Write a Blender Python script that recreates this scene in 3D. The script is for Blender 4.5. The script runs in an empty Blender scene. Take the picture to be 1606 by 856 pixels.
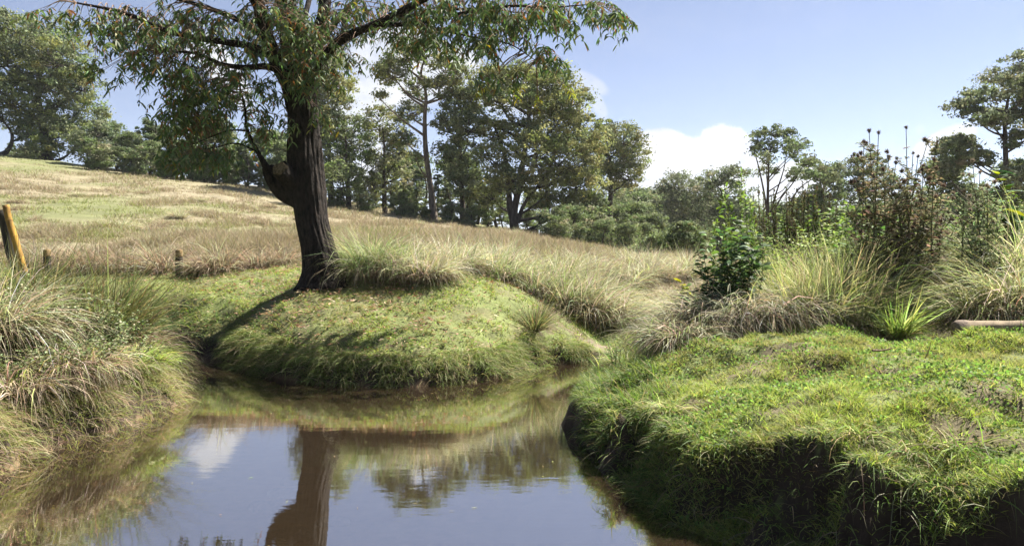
import bpy, math
import numpy as np
from mathutils import Vector

sc = bpy.context.scene
R = math.radians
PI = math.pi
F = 1164.0                      # focal length in photograph pixels
CH = 2.0                        # camera height over the water
PITCH = math.atan(31 / F)

# ------------------------------------------------------------------ camera
cd = bpy.data.cameras.new('camera'); cam = bpy.data.objects.new('camera', cd)
sc.collection.objects.link(cam)
cam.location = (0, 0, CH); cam.rotation_euler = (PI / 2 - PITCH, 0, 0)
cd.sensor_width = 36; cd.lens = 36 * F / 1606; cd.clip_start = 0.05; cd.clip_end = 20000
sc.camera = cam

# ------------------------------------------------------------------ light
SUN_AZ, SUN_EL = R(57), R(54)   # azimuth from +Y towards +X
sundir = Vector((math.sin(SUN_AZ) * math.cos(SUN_EL), math.cos(SUN_AZ) * math.cos(SUN_EL), math.sin(SUN_EL)))
sl = bpy.data.lights.new('sun', 'SUN'); sl.energy = 5.0; sl.angle = R(0.5); sl.color = (1, .955, .88)
so = bpy.data.objects.new('sun', sl); sc.collection.objects.link(so)
so.rotation_euler = sundir.to_track_quat('Z', 'Y').to_euler()

w = bpy.data.worlds.new('World'); sc.world = w; w.use_nodes = True
nt = w.node_tree; nt.nodes.clear()
N = nt.nodes.new; L = nt.links.new
def mth(op, a, b=None, c=None, clamp=False):
    n = N('ShaderNodeMath'); n.operation = op; n.use_clamp = clamp
    for i, v in enumerate((a, b, c)):
        if v is None: continue
        if isinstance(v, (int, float)): n.inputs[i].default_value = v
        else: L(v, n.inputs[i])
    return n.outputs[0]
sky = N('ShaderNodeTexSky'); sky.sky_type = 'NISHITA'; sky.sun_disc = False
sky.sun_elevation = SUN_EL; sky.sun_rotation = SUN_AZ
sky.air_density = 1.0; sky.dust_density = .25; sky.ozone_density = 2.2; sky.altitude = 1500
hs = N('ShaderNodeHueSaturation'); hs.inputs['Saturation'].default_value = .78; L(sky.outputs[0], hs.inputs['Color'])
tint = N('ShaderNodeMix'); tint.data_type = 'RGBA'; tint.blend_type = 'MULTIPLY'; tint.inputs[0].default_value = 1; tint.inputs[7].default_value = (.48, .525, .64, 1); L(hs.outputs[0], tint.inputs[6])
bg = N('ShaderNodeBackground'); bg.inputs[1].default_value = 0.05; L(tint.outputs[2], bg.inputs[0])
tc = N('ShaderNodeTexCoord'); sp = N('ShaderNodeSeparateXYZ'); L(tc.outputs['Generated'], sp.inputs[0])
yy = mth('MAXIMUM', sp.outputs[1], 0.05)
u = mth('DIVIDE', sp.outputs[0], yy); v = mth('DIVIDE', sp.outputs[2], yy)
def noise(scale, det, rough, dist=0):
    n = N('ShaderNodeTexNoise'); n.inputs['Scale'].default_value = scale; n.inputs['Detail'].default_value = det
    n.inputs['Roughness'].default_value = rough; n.inputs['Distortion'].default_value = dist
    L(tc.outputs['Generated'], n.inputs['Vector']); return n.outputs[0]
n1 = noise(9, 9, .62, .3); n2 = noise(15, 7, .6, .4); n3 = noise(5, 7, .55, .6)
def blob(px, py, rx, ry, ang=0, gain=1.0):
    cu, cv = (px - 803) / F, (397 - py) / F
    du = mth('SUBTRACT', u, cu); dv = mth('SUBTRACT', v, cv)
    ca, sa = math.cos(ang), math.sin(ang)
    a = mth('ADD', mth('MULTIPLY', du, ca * F / rx), mth('MULTIPLY', dv, sa * F / rx))
    b = mth('ADD', mth('MULTIPLY', du, -sa * F / ry), mth('MULTIPLY', dv, ca * F / ry))
    d2 = mth('ADD', mth('MULTIPLY', a, a), mth('MULTIPLY', b, b))
    return mth('MULTIPLY', mth('MAXIMUM', mth('SUBTRACT', 1.0, d2), -1.0), gain)
def union(bl):
    o = bl[0]
    for q in bl[1:]: o = mth('SMOOTH_MAX', o, q, .15)
    return o
def maskof(bl, nse, k, lo, hi):
    s = mth('ADD', union(bl), mth('MULTIPLY', mth('SUBTRACT', nse, .5), k))
    m = N('ShaderNodeMapRange'); m.interpolation_type = 'SMOOTHSTEP'; L(s, m.inputs[0])
    m.inputs[1].default_value = lo; m.inputs[2].default_value = hi; return m.outputs[0]
cum = maskof([blob(1045, 240, 60, 46), blob(1128, 238, 58, 50), blob(1090, 262, 90, 38), blob(1010, 272, 60, 30), blob(1170, 275, 50, 40),
              blob(1240, 290, 90, 40), blob(1090, 290, 130, 30)], n1, 2.6, 0.12, .42)
soft = maskof([blob(610, 105, 95, 60, -.3), blob(560, 165, 60, 70), blob(700, 110, 70, 45), blob(352, 112, 80, 24, -.95, 1.3), blob(320, 80, 40, 20, 0, .9), blob(640, 60, 60, 30),
               blob(1478, 222, 60, 22, .4, 1.3), blob(1500, 205, 22, 10, .3, .8), blob(830, 150, 90, 40, 0, .6), blob(560, 250, 60, 60, 0, .6)], n1, 2.2, -.05, .6)
wisp = maskof([blob(922, 130, 40, 16, -.5, 1.6), blob(937, 165, 30, 12, -1.1, 1.6), blob(1440, 205, 14, 14, 0, .6), blob(1200, 40, 400, 60, .1, .35), blob(1300, 320, 500, 40, 0, .55),
               blob(1140, -4, 30, 8, 0, .8), blob(300, 215, 200, 25, 0, .3)], n3, 2.0, .1, 1.3)
front = N('ShaderNodeMapRange'); L(sp.outputs[1], front.inputs[0]); front.inputs[1].default_value = .1; front.inputs[2].default_value = .3
allm = mth('MAXIMUM', cum, mth('MAXIMUM', mth('MULTIPLY', soft, .85), mth('MULTIPLY', wisp, .5)))
allm = mth('MULTIPLY', allm, front.outputs[0])
cr = N('ShaderNodeValToRGB'); L(n2, cr.inputs[0])
cr.color_ramp.elements[0].position = .36; cr.color_ramp.elements[0].color = (.60, .66, .80, 1)
cr.color_ramp.elements[1].position = .6; cr.color_ramp.elements[1].color = (1, 1, 1, 1)
bgc = N('ShaderNodeBackground'); bgc.inputs[1].default_value = .25; L(cr.outputs[0], bgc.inputs[0])
mx = N('ShaderNodeMixShader'); L(allm, mx.inputs[0]); L(bg.outputs[0], mx.inputs[1]); L(bgc.outputs[0], mx.inputs[2])
out = N('ShaderNodeOutputWorld'); L(mx.outputs[0], out.inputs[0])

sc.view_settings.view_transform = 'Standard'; sc.view_settings.look = 'None'
sc.view_settings.exposure = 2.0; sc.view_settings.gamma = 1
sc.render.engine = 'CYCLES'
cy = sc.cycles
cy.use_denoising = True; cy.max_bounces = 6; cy.diffuse_bounces = 3; cy.glossy_bounces = 2; cy.transmission_bounces = 4
cy.transparent_max_bounces = 8; cy.volume_bounces = 0; cy.caustics_reflective = False; cy.caustics_refractive = False
cy.sample_clamp_indirect = 6; cy.use_adaptive_sampling = False

# ------------------------------------------------------------------ helpers
rng = np.random.default_rng(7)
def at(px, py, D):
    """world point seen at photograph pixel (px,py) at ground distance D"""
    cx, cyy = (px - 803) / F, (428 - py) / F
    y = math.cos(PITCH) + cyy * math.sin(PITCH); z = -math.sin(PITCH) + cyy * math.cos(PITCH)
    return np.array([cx / y * D, D, CH + z / y * D])
def col(o):
    sc.collection.objects.link(o); return o
def tag(o, label=None, cat=None, group=None, kind=None):
    if label: o['label'] = label
    if cat: o['category'] = cat
    if group: o['group'] = group
    if kind: o['kind'] = kind
    return o
def empty(name, loc, rz=0):
    o = bpy.data.objects.new(name, None); o.location = loc; o.rotation_euler = (0, 0, rz); o.empty_display_size = .2
    return col(o)
def copy_thing(root, loc, rz, s, label, group=None, sz=None):
    r = root.copy(); col(r); r.location = loc; r.rotation_euler = (0, 0, rz); r.scale = (s, s, s if sz is None else sz)
    r['label'] = label
    if group: r['group'] = group
    for ch in root.children:
        c = ch.copy(); col(c); c.parent = r
    return r

class MB:
    """collects quads (as numpy blocks) with a colour per vertex"""
    def __init__(s): s.v = []; s.f = []; s.c = []; s.n = 0
    def add(s, v, f, c):
        v = np.asarray(v, float).reshape(-1, 3); c = np.asarray(c, float)
        if c.ndim == 1: c = np.tile(c, (len(v), 1))
        s.v.append(v); s.f.append(np.asarray(f, np.int64).reshape(-1, 4) + s.n); s.c.append(c[:, :3]); s.n += len(v)
    def build(s, name, mat, parent=None, smooth=False):
        v = np.concatenate(s.v).astype(np.float32); f = np.concatenate(s.f).astype(np.int32); c = np.concatenate(s.c)
        me = bpy.data.meshes.new(name)
        me.vertices.add(len(v)); me.vertices.foreach_set('co', v.ravel())
        me.loops.add(f.size); me.loops.foreach_set('vertex_index', f.ravel())
        me.polygons.add(len(f)); me.polygons.foreach_set('loop_start', np.arange(0, f.size, 4, dtype=np.int32))
        me.polygons.foreach_set('use_smooth', np.full(len(f), smooth))
        me.update(calc_edges=True)
        a = me.color_attributes.new('Col', 'FLOAT_COLOR', 'POINT')
        a.data.foreach_set('color', np.concatenate([c, np.ones((len(c), 1))], 1).astype(np.float32).ravel())
        me.materials.append(mat)
        o = bpy.data.objects.new(name, me); col(o)
        if parent is not None: o.parent = parent
        return o

def pick(cols, n, jit=.12, r=None):
    r = r or rng
    cols = np.asarray(cols, float)
    c = cols[r.integers(0, len(cols), n)] * np.exp(r.normal(0, jit, (n, 1))) * np.exp(r.normal(0, jit * .35, (n, 3)))
    return np.clip(c, 0, .9)

def blades(mb, root, head, length, width, e0, e1, color, K=3, twist=.5, lens=False, tipcol=None, power=1.0):
    """strips: start at root, heading angle head, elevation e0 bending to e1"""
    n = len(root); root = np.asarray(root, float)
    f_ = lambda a: np.broadcast_to(np.asarray(a, float), (n,))
    head, length, width, e0, e1 = map(f_, (head, length, width, e0, e1))
    h = np.stack([np.cos(head), np.sin(head), np.zeros(n)], 1)
    t = np.arange(K + 1) / K
    P = np.zeros((n, K + 1, 3)); P[:, 0] = root
    T = np.zeros((n, K + 1, 3))
    for k in range(K + 1):
        e = e0 + (e1 - e0) * (t[k] ** power)
        T[:, k] = h * np.cos(e)[:, None]; T[:, k, 2] = np.sin(e)
    for k in range(K):
        P[:, k + 1] = P[:, k] + (T[:, k] + T[:, k + 1]) * .5 * (length / K)[:, None]
    side = np.stack([-np.sin(head), np.cos(head), np.zeros(n)], 1)
    tw = rng.normal(0, twist, n)
    sv = np.zeros_like(P)
    for k in range(K + 1):
        nrm = np.cross(side, T[:, k])
        sv[:, k] = side * np.cos(tw)[:, None] + nrm * np.sin(tw)[:, None]
    if lens: prof = np.sin(PI * np.clip(t * .9 + .05, 0, 1)) ** .8; prof[-1] = .05; prof[0] = .12
    else: prof = np.clip(1.0 - t ** 1.6, .06, 1)
    hw = (width * .5)[:, None, None] * prof[None, :, None] * sv
    V = np.stack([P - hw, P + hw], 2).reshape(n, (K + 1) * 2, 3)
    base = np.arange(n)[:, None] * (K + 1) * 2
    q = np.array([[2 * k, 2 * k + 1, 2 * k + 3, 2 * k + 2] for k in range(K)])
    fa = (base[:, :, None] + q[None]).reshape(-1, 4)
    color = np.asarray(color, float)
    if color.ndim == 1: color = np.tile(color, (n, 1))
    c = np.repeat(color[:, None, :], (K + 1) * 2, 1)
    if tipcol is not None:
        tt = np.repeat(t, 2)[None, :, None] ** 1.5
        c = c * (1 - tt) + np.asarray(tipcol)[None, None, :] * tt
    mb.add(V.reshape(-1, 3), fa, c.reshape(-1, 3))

def diamonds(mb, cen, size, color, aspect=.5, droop=.5, nrm=None):
    """leaf-sized four-cornered faces with random directions"""
    n = len(cen)
    a = rng.normal(0, 1, (n, 3)); a[:, 2] -= droop; a /= np.linalg.norm(a, axis=1)[:, None]
    w_ = rng.normal(0, 1, (n, 3))
    if nrm is not None:                                  # leaves of a clump face outwards from it, loosely
        w_ = nrm + w_ * .42; a = np.cross(w_, a); a /= np.linalg.norm(a, axis=1)[:, None] + 1e-9
    b = np.cross(a, w_); b /= np.linalg.norm(b, axis=1)[:, None] + 1e-9
    s = np.broadcast_to(np.asarray(size, float), (n,))[:, None] * .5
    V = np.stack([cen - a * s, cen - b * s * aspect, cen + a * s, cen + b * s * aspect], 1)
    mb.add(V.reshape(-1, 3), np.arange(n * 4).reshape(-1, 4), np.repeat(color, 4, 0))

def catmull(P, m):
    P = np.asarray(P, float); P = np.vstack([2 * P[0] - P[1], P, 2 * P[-1] - P[-2]]); o = []
    for i in range(1, len(P) - 2):
        a, b, c, d = P[i - 1:i + 3]
        for t in np.arange(m) / m:
            o.append(.5 * (2 * b + (c - a) * t + (2 * a - 5 * b + 4 * c - d) * t * t + (3 * b - a - 3 * c + d) * t ** 3))
    o.append(P[-2]); return np.array(o)
def tube(mb, P, rad, color, seg=6, smooth=4, rough=0, ridges=0, seed=0, cap=False):
    """tapered tube along points"""
    P = np.asarray(P, float); rad = np.asarray(rad, float)
    if smooth > 1 and len(P) > 2:
        S = catmull(np.column_stack([P, rad]), smooth); P, rad = S[:, :3], np.maximum(S[:, 3], 1e-4)
    n = len(P); T = np.gradient(P, axis=0); T /= np.linalg.norm(T, axis=1)[:, None] + 1e-12
    ref = np.array([.13, 1, .21]); ref = ref / np.linalg.norm(ref)
    if abs(T[:, 1]).mean() > .8: ref = np.array([1., .1, .2])
    U = np.cross(T, ref); U /= np.linalg.norm(U, axis=1)[:, None] + 1e-12; W = np.cross(T, U)
    th = np.arange(seg) / seg * 2 * PI
    rr = np.ones((n, seg)) * rad[:, None]
    if rough or ridges:
        g = np.random.default_rng(seed); s = np.cumsum(np.r_[0, np.linalg.norm(np.diff(P, axis=0), axis=1)])
        q = np.zeros((n, seg))
        for k in range(9):
            m = int(g.integers(2, 6)); q += np.sin(m * th[None] + s[:, None] * g.uniform(.8, 3.5) / max(rad.mean(), .05) * .5 + g.uniform(0, 6)) / 9
        rr *= 1 + rough * q
        if ridges:
            q = np.zeros((n, seg))
            for k in range(10):
                m = int(g.integers(11, 34)); q += np.sin(m * th[None] + np.sin(s[:, None] * g.uniform(2, 5) + g.uniform(0, 6)) * 1.6 + g.uniform(0, 6))
            rr *= 1 + ridges * np.tanh(q / 2.5)
    V = P[:, None] + rr[..., None] * (np.cos(th)[None, :, None] * U[:, None] + np.sin(th)[None, :, None] * W[:, None])
    i = np.arange(n - 1)[:, None] * seg; j = np.arange(seg)[None]; j2 = (j + 1) % seg
    f = np.stack([i + j, i + j2, i + seg + j2, i + seg + j], -1).reshape(-1, 4)
    V = V.reshape(-1, 3); c = color
    if cap:
        V = np.vstack([V, P[0], P[-1]]); a, b = n * seg, n * seg + 1; jj = np.arange(0, seg, 2)
        f = np.vstack([f, np.stack([np.full(len(jj), a), (jj + 2) % seg, (jj + 1) % seg, jj], 1),
                       np.stack([np.full(len(jj), b), (n - 1) * seg + jj, (n - 1) * seg + (jj + 1) % seg, (n - 1) * seg + (jj + 2) % seg], 1)])
    mb.add(V, f, c)

_tab = np.random.default_rng(3).random((256, 256))
def vn(x, y, s=1.0, o=0):
    x = np.asarray(x, float) / s + o * 17.3 + 1000; y = np.asarray(y, float) / s + o * 9.1 + 1000
    i = np.floor(x).astype(int); j = np.floor(y).astype(int); fx = x - i; fy = y - j
    fx = fx * fx * (3 - 2 * fx); fy = fy * fy * (3 - 2 * fy)
    a = _tab[i % 256, j % 256]; b = _tab[(i + 1) % 256, j % 256]; c = _tab[i % 256, (j + 1) % 256]; d = _tab[(i + 1) % 256, (j + 1) % 256]
    return (a * (1 - fx) + b * fx) * (1 - fy) + (c * (1 - fx) + d * fx) * fy
def fbm(x, y, s, o=0): return (vn(x, y, s, o) * .5 + vn(x, y, s / 2.1, o + 1) * .27 + vn(x, y, s / 4.3, o + 2) * .15 + vn(x, y, s / 9, o + 3) * .08)
def ss(a, b, x): t = np.clip((x - a) / (b - a), 0, 1); return t * t * (3 - 2 * t)

# ------------------------------------------------------------------ materials
def newmat(name):
    m = bpy.data.materials.new(name); m.use_nodes = True; m.node_tree.nodes.clear(); return m, m.node_tree
def leafmat(name, trans=.4, gloss=.05, rough=.45):
    m, t = newmat(name); n = t.nodes.new; l = t.links.new
    a = n('ShaderNodeAttribute'); a.attribute_name = 'Col'
    d = n('ShaderNodeBsdfDiffuse'); l(a.outputs[0], d.inputs[0])
    hs = n('ShaderNodeHueSaturation'); hs.inputs['Saturation'].default_value = 1.12; hs.inputs['Value'].default_value = 1.25; l(a.outputs[0], hs.inputs['Color'])
    tr = n('ShaderNodeBsdfTranslucent'); l(hs.outputs[0], tr.inputs[0])
    mx = n('ShaderNodeMixShader'); mx.inputs[0].default_value = trans; l(d.outputs[0], mx.inputs[1]); l(tr.outputs[0], mx.inputs[2])
    g = n('ShaderNodeBsdfGlossy'); g.inputs['Roughness'].default_value = rough
    m2 = n('ShaderNodeMixShader'); m2.inputs[0].default_value = gloss; l(mx.outputs[0], m2.inputs[1]); l(g.outputs[0], m2.inputs[2])
    o = n('ShaderNodeOutputMaterial'); l(m2.outputs[0], o.inputs[0]); return m
def barkmat(name, c0, c1, scale=14, bump=.6, zs=.25, bd=.03):
    m, t = newmat(name); n = t.nodes.new; l = t.links.new
    g = n('ShaderNodeTexCoord'); mp = n('ShaderNodeMapping'); mp.inputs['Scale'].default_value = (1, 1, zs); l(g.outputs['Object'], mp.inputs[0])
    ns = n('ShaderNodeTexNoise'); ns.inputs['Scale'].default_value = scale; ns.inputs['Detail'].default_value = 8; ns.inputs['Roughness'].default_value = .65; l(mp.outputs[0], ns.inputs['Vector'])
    r = n('ShaderNodeValToRGB'); l(ns.outputs[0], r.inputs[0]); r.color_ramp.elements[0].position = .35; r.color_ramp.elements[1].position = .68
    r.color_ramp.elements[0].color = (*c0, 1); r.color_ramp.elements[1].color = (*c1, 1)
    b = n('ShaderNodeBump'); b.inputs['Strength'].default_value = bump; b.inputs['Distance'].default_value = bd; l(ns.outputs[0], b.inputs['Height'])
    p = n('ShaderNodeBsdfPrincipled'); p.inputs['Roughness'].default_value = .9; p.inputs['Specular IOR Level'].default_value = .2
    l(r.outputs[0], p.inputs['Base Color']); l(b.outputs[0], p.inputs['Normal'])
    o = n('ShaderNodeOutputMaterial'); l(p.outputs[0], o.inputs[0]); return m
M_grass = leafmat('grass_blades', .45, .02, .6)
M_dry = leafmat('dry_grass', .34, .02, .6)
M_leaf = leafmat('leaves', .35, .035, .6)
M_far = leafmat('tree_foliage', .36, .02, .6)
M_bark = barkmat('dark_bark', (.005, .004, .003), (.048, .036, .028), 17, 1.0, .4, .09)
M_barkfar = barkmat('pale_bark', (.07, .055, .045), (.2, .165, .13), 6, .3)
M_barkdark = barkmat('brown_bark', (.03, .024, .02), (.10, .08, .065), 6, .3)
M_stubcut = barkmat('weathered_cut', (.05, .035, .02), (.20, .15, .085), 25, .5, 1)
M_stem = barkmat('plant_stem', (.05, .05, .025), (.12, .11, .06), 30, .2)
M_twig = barkmat('bare_twig', (.12, .075, .05), (.28, .19, .13), 40, .3)

# ground
m, t = newmat('ground'); n = t.nodes.new; l = t.links.new
a = n('ShaderNodeAttribute'); a.attribute_name = 'Col'
g = n('ShaderNodeTexCoord')
na = n('ShaderNodeTexNoise'); na.inputs['Scale'].default_value = 9; na.inputs['Detail'].default_value = 9; na.inputs['Roughness'].default_value = .7; l(g.outputs['Object'], na.inputs['Vector'])
nb = n('ShaderNodeTexNoise'); nb.inputs['Scale'].default_value = .9; nb.inputs['Detail'].default_value = 6; l(g.outputs['Object'], nb.inputs['Vector'])
ad = n('ShaderNodeMath'); ad.operation = 'ADD'; l(na.outputs[0], ad.inputs[0]); l(nb.outputs[0], ad.inputs[1])
mr = n('ShaderNodeMapRange'); mr.inputs[1].default_value = .6; mr.inputs[2].default_value = 1.4; mr.inputs[3].default_value = .55; mr.inputs[4].default_value = 1.4; l(ad.outputs[0], mr.inputs[0])
vm = n('ShaderNodeVectorMath'); vm.operation = 'SCALE'; l(a.outputs[0], vm.inputs[0]); l(mr.outputs[0], vm.inputs['Scale'])
b = n('ShaderNodeBump'); b.inputs['Strength'].default_value = .8; b.inputs['Distance'].default_value = .04; l(na.outputs[0], b.inputs['Height'])
p = n('ShaderNodeBsdfPrincipled'); p.inputs['Roughness'].default_value = .92; p.inputs['Specular IOR Level'].default_value = .25
l(vm.outputs[0], p.inputs['Base Color']); l(b.outputs[0], p.inputs['Normal'])
o = n('ShaderNodeOutputMaterial'); l(p.outputs[0], o.inputs[0]); M_ground = m

# water: real surface, fresnel reflection over the see-through brown stream
m, t = newmat('stream_water'); n = t.nodes.new; l = t.links.new
g = n('ShaderNodeTexCoord'); mp = n('ShaderNodeMapping'); mp.inputs['Scale'].default_value = (.55, 1.6, 1); mp.inputs['Rotation'].default_value = (0, 0, .15); l(g.outputs['Object'], mp.inputs[0])
na = n('ShaderNodeTexNoise'); na.inputs['Scale'].default_value = 5.0; na.inputs['Detail'].default_value = 4; na.inputs['Roughness'].default_value = .55; l(mp.outputs[0], na.inputs['Vector'])
b = n('ShaderNodeBump'); b.inputs['Strength'].default_value = .06; b.inputs['Distance'].default_value = .012; l(na.outputs[0], b.inputs['Height'])
fr = n('ShaderNodeFresnel'); fr.inputs[0].default_value = 3.3; l(b.outputs[0], fr.inputs['Normal'])
gl = n('ShaderNodeBsdfGlossy'); gl.inputs['Roughness'].default_value = .012; gl.inputs['Color'].default_value = (1, 1, 1, 1); l(b.outputs[0], gl.inputs['Normal'])
tp = n('ShaderNodeBsdfTransparent'); tp.inputs['Color'].default_value = (.62, .50, .38, 1)
df = n('ShaderNodeBsdfDiffuse'); df.inputs['Color'].default_value = (.19, .13, .075, 1)
m1 = n('ShaderNodeMixShader'); m1.inputs[0].default_value = .12; l(tp.outputs[0], m1.inputs[1]); l(df.outputs[0], m1.inputs[2])
m2 = n('ShaderNodeMixShader'); fm = n('ShaderNodeMath'); fm.operation = 'MULTIPLY_ADD'; l(fr.outputs[0], fm.inputs[0]); fm.inputs[1].default_value = .68; fm.inputs[2].default_value = .32; l(fm.outputs[0], m2.inputs[0]); l(m1.outputs[0], m2.inputs[1]); l(gl.outputs[0], m2.inputs[2])
o = n('ShaderNodeOutputMaterial'); l(m2.outputs[0], o.inputs[0]); M_water = m

# ------------------------------------------------------------------ terrain
POLY = np.array([(2.17, 13.86), (1.48, 13.6), (.65, 13.3), (-.03, 12.06), (-.62, 11.47), (-1.46, 11.1), (-2.72, 11.2), (-3.97, 12.06), (-5.35, 13.46),
    (-7, 14.3), (-8.9, 14.7), (-12, 15.2), (-18, 16.5), (-18, 15), (-12, 13.9), (-9, 13.2), (-7, 12.9), (-5.6, 12.4), (-5.06, 11.5), (-4.7, 10.4), (-4.39, 9.58),
    (-4.5, 9.0), (-4.5, 8.2), (-4.85, 7.5), (-4.7, 6.8), (-4.6, 5.5), (-4.0, 4), (-3.2, 2.8), (-1.5, 2.2), (1.5, 2.0), (4.5, 2.0), (9, 1.5), (13, 1.4), (13, 2.0),
    (9, 3.1), (5.0, 3.3), (3.5, 3.55), (2.4, 4.05), (1.68, 4.65), (1.24, 5.3), (1.0, 6.1), (.86, 7.05), (.74, 7.95), (.84, 9.4), (1.2, 11.3), (1.93, 12.9), (2.5, 13.7)])
LIP = POLY.copy()                                     # line of the turf edge
def sdf(x, y, A=None):
    """signed distance to the stream: positive on land"""
    x = np.asarray(x, float).ravel(); y = np.asarray(y, float).ravel(); out = np.empty(len(x))
    A = POLY if A is None else A; B = np.roll(A, -1, 0)
    for s in range(0, len(x), 60000):
        px, py = x[s:s + 60000, None], y[s:s + 60000, None]
        dx, dy = (B - A)[:, 0], (B - A)[:, 1]
        t = np.clip(((px - A[:, 0]) * dx + (py - A[:, 1]) * dy) / (dx * dx + dy * dy), 0, 1)
        d = np.sqrt(((px - A[:, 0] - t * dx) ** 2 + (py - A[:, 1] - t * dy) ** 2).min(1))
        cr = ((A[:, 1] > py) != (B[:, 1] > py)) & (px < dx * (py - A[:, 1]) / (dy + 1e-12) + A[:, 0])
        out[s:s + 60000] = np.where(cr.sum(1) % 2 == 1, -d, d)
    return out
CT = np.array([(-3.7, 14.5, 1.46), (-2.5, 14.2, 1.42), (-1.5, 12.6, .85), (-2.6, 12.4, .8), (-.6, 13, .85), (-.1, 14.2, 1.22), (1.25, 15, .62), (.7, 14.2, .7), (1.8, 14.8, .22), (2.3, 14.6, .2),
    (1.9, 16, .6), (3.3, 17, .79), (4.6, 18, .95), (5.5, 20, 1.3), (-5, 14.2, 1.0), (-6.5, 15.3, 1.25), (-9, 15.9, 1.35), (-7, 16.5, 1.5), (-12, 17, 1.6), (-12, 20, 2.1), (-6, 18, 1.85),
    (-3, 18, 1.85), (0, 17, 1.5), (0, 20, 1.8), (3, 20, 1.5), (1.5, 6.2, .70), (1.8, 5.1, .78), (2.5, 4.3, .84), (4, 3.8, .92), (2.0, 7.6, .84), (3, 7.2, .95), (3.4, 5.6, .92), (1.5, 9.5, .62), (2.6, 9, .9), (2.3, 10.5, .65),
    (3, 11.5, .9), (3.8, 9.3, 1.02), (5.2, 8, 1.07), (5.3, 9.5, 1.16), (6.9, 10, 1.29), (5, 12, 1.4), (8, 12, 1.5), (8, 6, 1.1), (5, 5, .9), (4, 14, 1.1), (7, 16, 1.1), (3, 13.5, .7),
    (-14, 10, 1.5), (14, 10, 1.6), (12, 20, 1.2), (14, 3, 1.2), (0, 0, .4), (5, 0, .4), (-5, 0, .5), (-7, 4, .8), (-6, 10, .95), (-5.3, 11, .6), (-8, 9, 1.2), (-10, 12, 1.15), (-6, 7, .9),
    (-12, 9, 1.3), (-14, 25, 2.9), (0, 25, 2.2), (12, 25, 1.2), (-20, 18, 1.9), (20, 14, 1.5), (-20, 4, 1.5), (20, 0, 1)])
def sdl(x, y): return sdf(x, y, LIP)
def _phi(r2): return .5 * r2 * np.log(r2 + 1e-9)
_n = len(CT); _r2 = ((CT[:, None, :2] - CT[None, :, :2]) ** 2).sum(-1)
_A = np.zeros((_n + 3, _n + 3)); _A[:_n, :_n] = _phi(_r2) + np.eye(_n) * .05; _A[:_n, _n] = 1; _A[:_n, _n + 1:] = CT[:, :2]; _A[_n:, :_n] = _A[:_n, _n:].T
_W = np.linalg.solve(_A, np.r_[CT[:, 2], 0, 0, 0])
def tps(x, y):
    o = np.empty(len(x))
    for s in range(0, len(x), 40000):
        a, b = np.clip(x[s:s + 40000], -22, 22), np.clip(y[s:s + 40000], -2, 28)
        o[s:s + 40000] = _phi((a[:, None] - CT[:, 0]) ** 2 + (b[:, None] - CT[:, 1]) ** 2) @ _W[:_n] + _W[_n] + _W[_n + 1] * a + _W[_n + 2] * b
    return o
def far_z(x, y):
    z18 = np.interp(x, [-30, -12, -6, -2.8, .4, 3, 5, 8, 20], [2.2, 1.95, 1.95, 1.9, 1.75, 1.45, 1.25, 1.1, .8])
    z70 = np.interp(x, [-90, -48, -24, -10, 1.6, 12, 20, 40, 90], [15, 10.4, 7.75, 5.5, 3.85, 1.9, .4, -2.5, -6])
    z = z18 + (z70 - z18) * np.clip((y - 18) / 52, 0, 1)
    up = (z70 - z18) / 52
    z = z + np.where(y > 70, np.clip(y - 70, 0, 12) * up * .8, 0) - np.clip(y - 84, 0, 300) * .05 - np.clip(y - 384, 0, 4000) * .008
    return z
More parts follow.
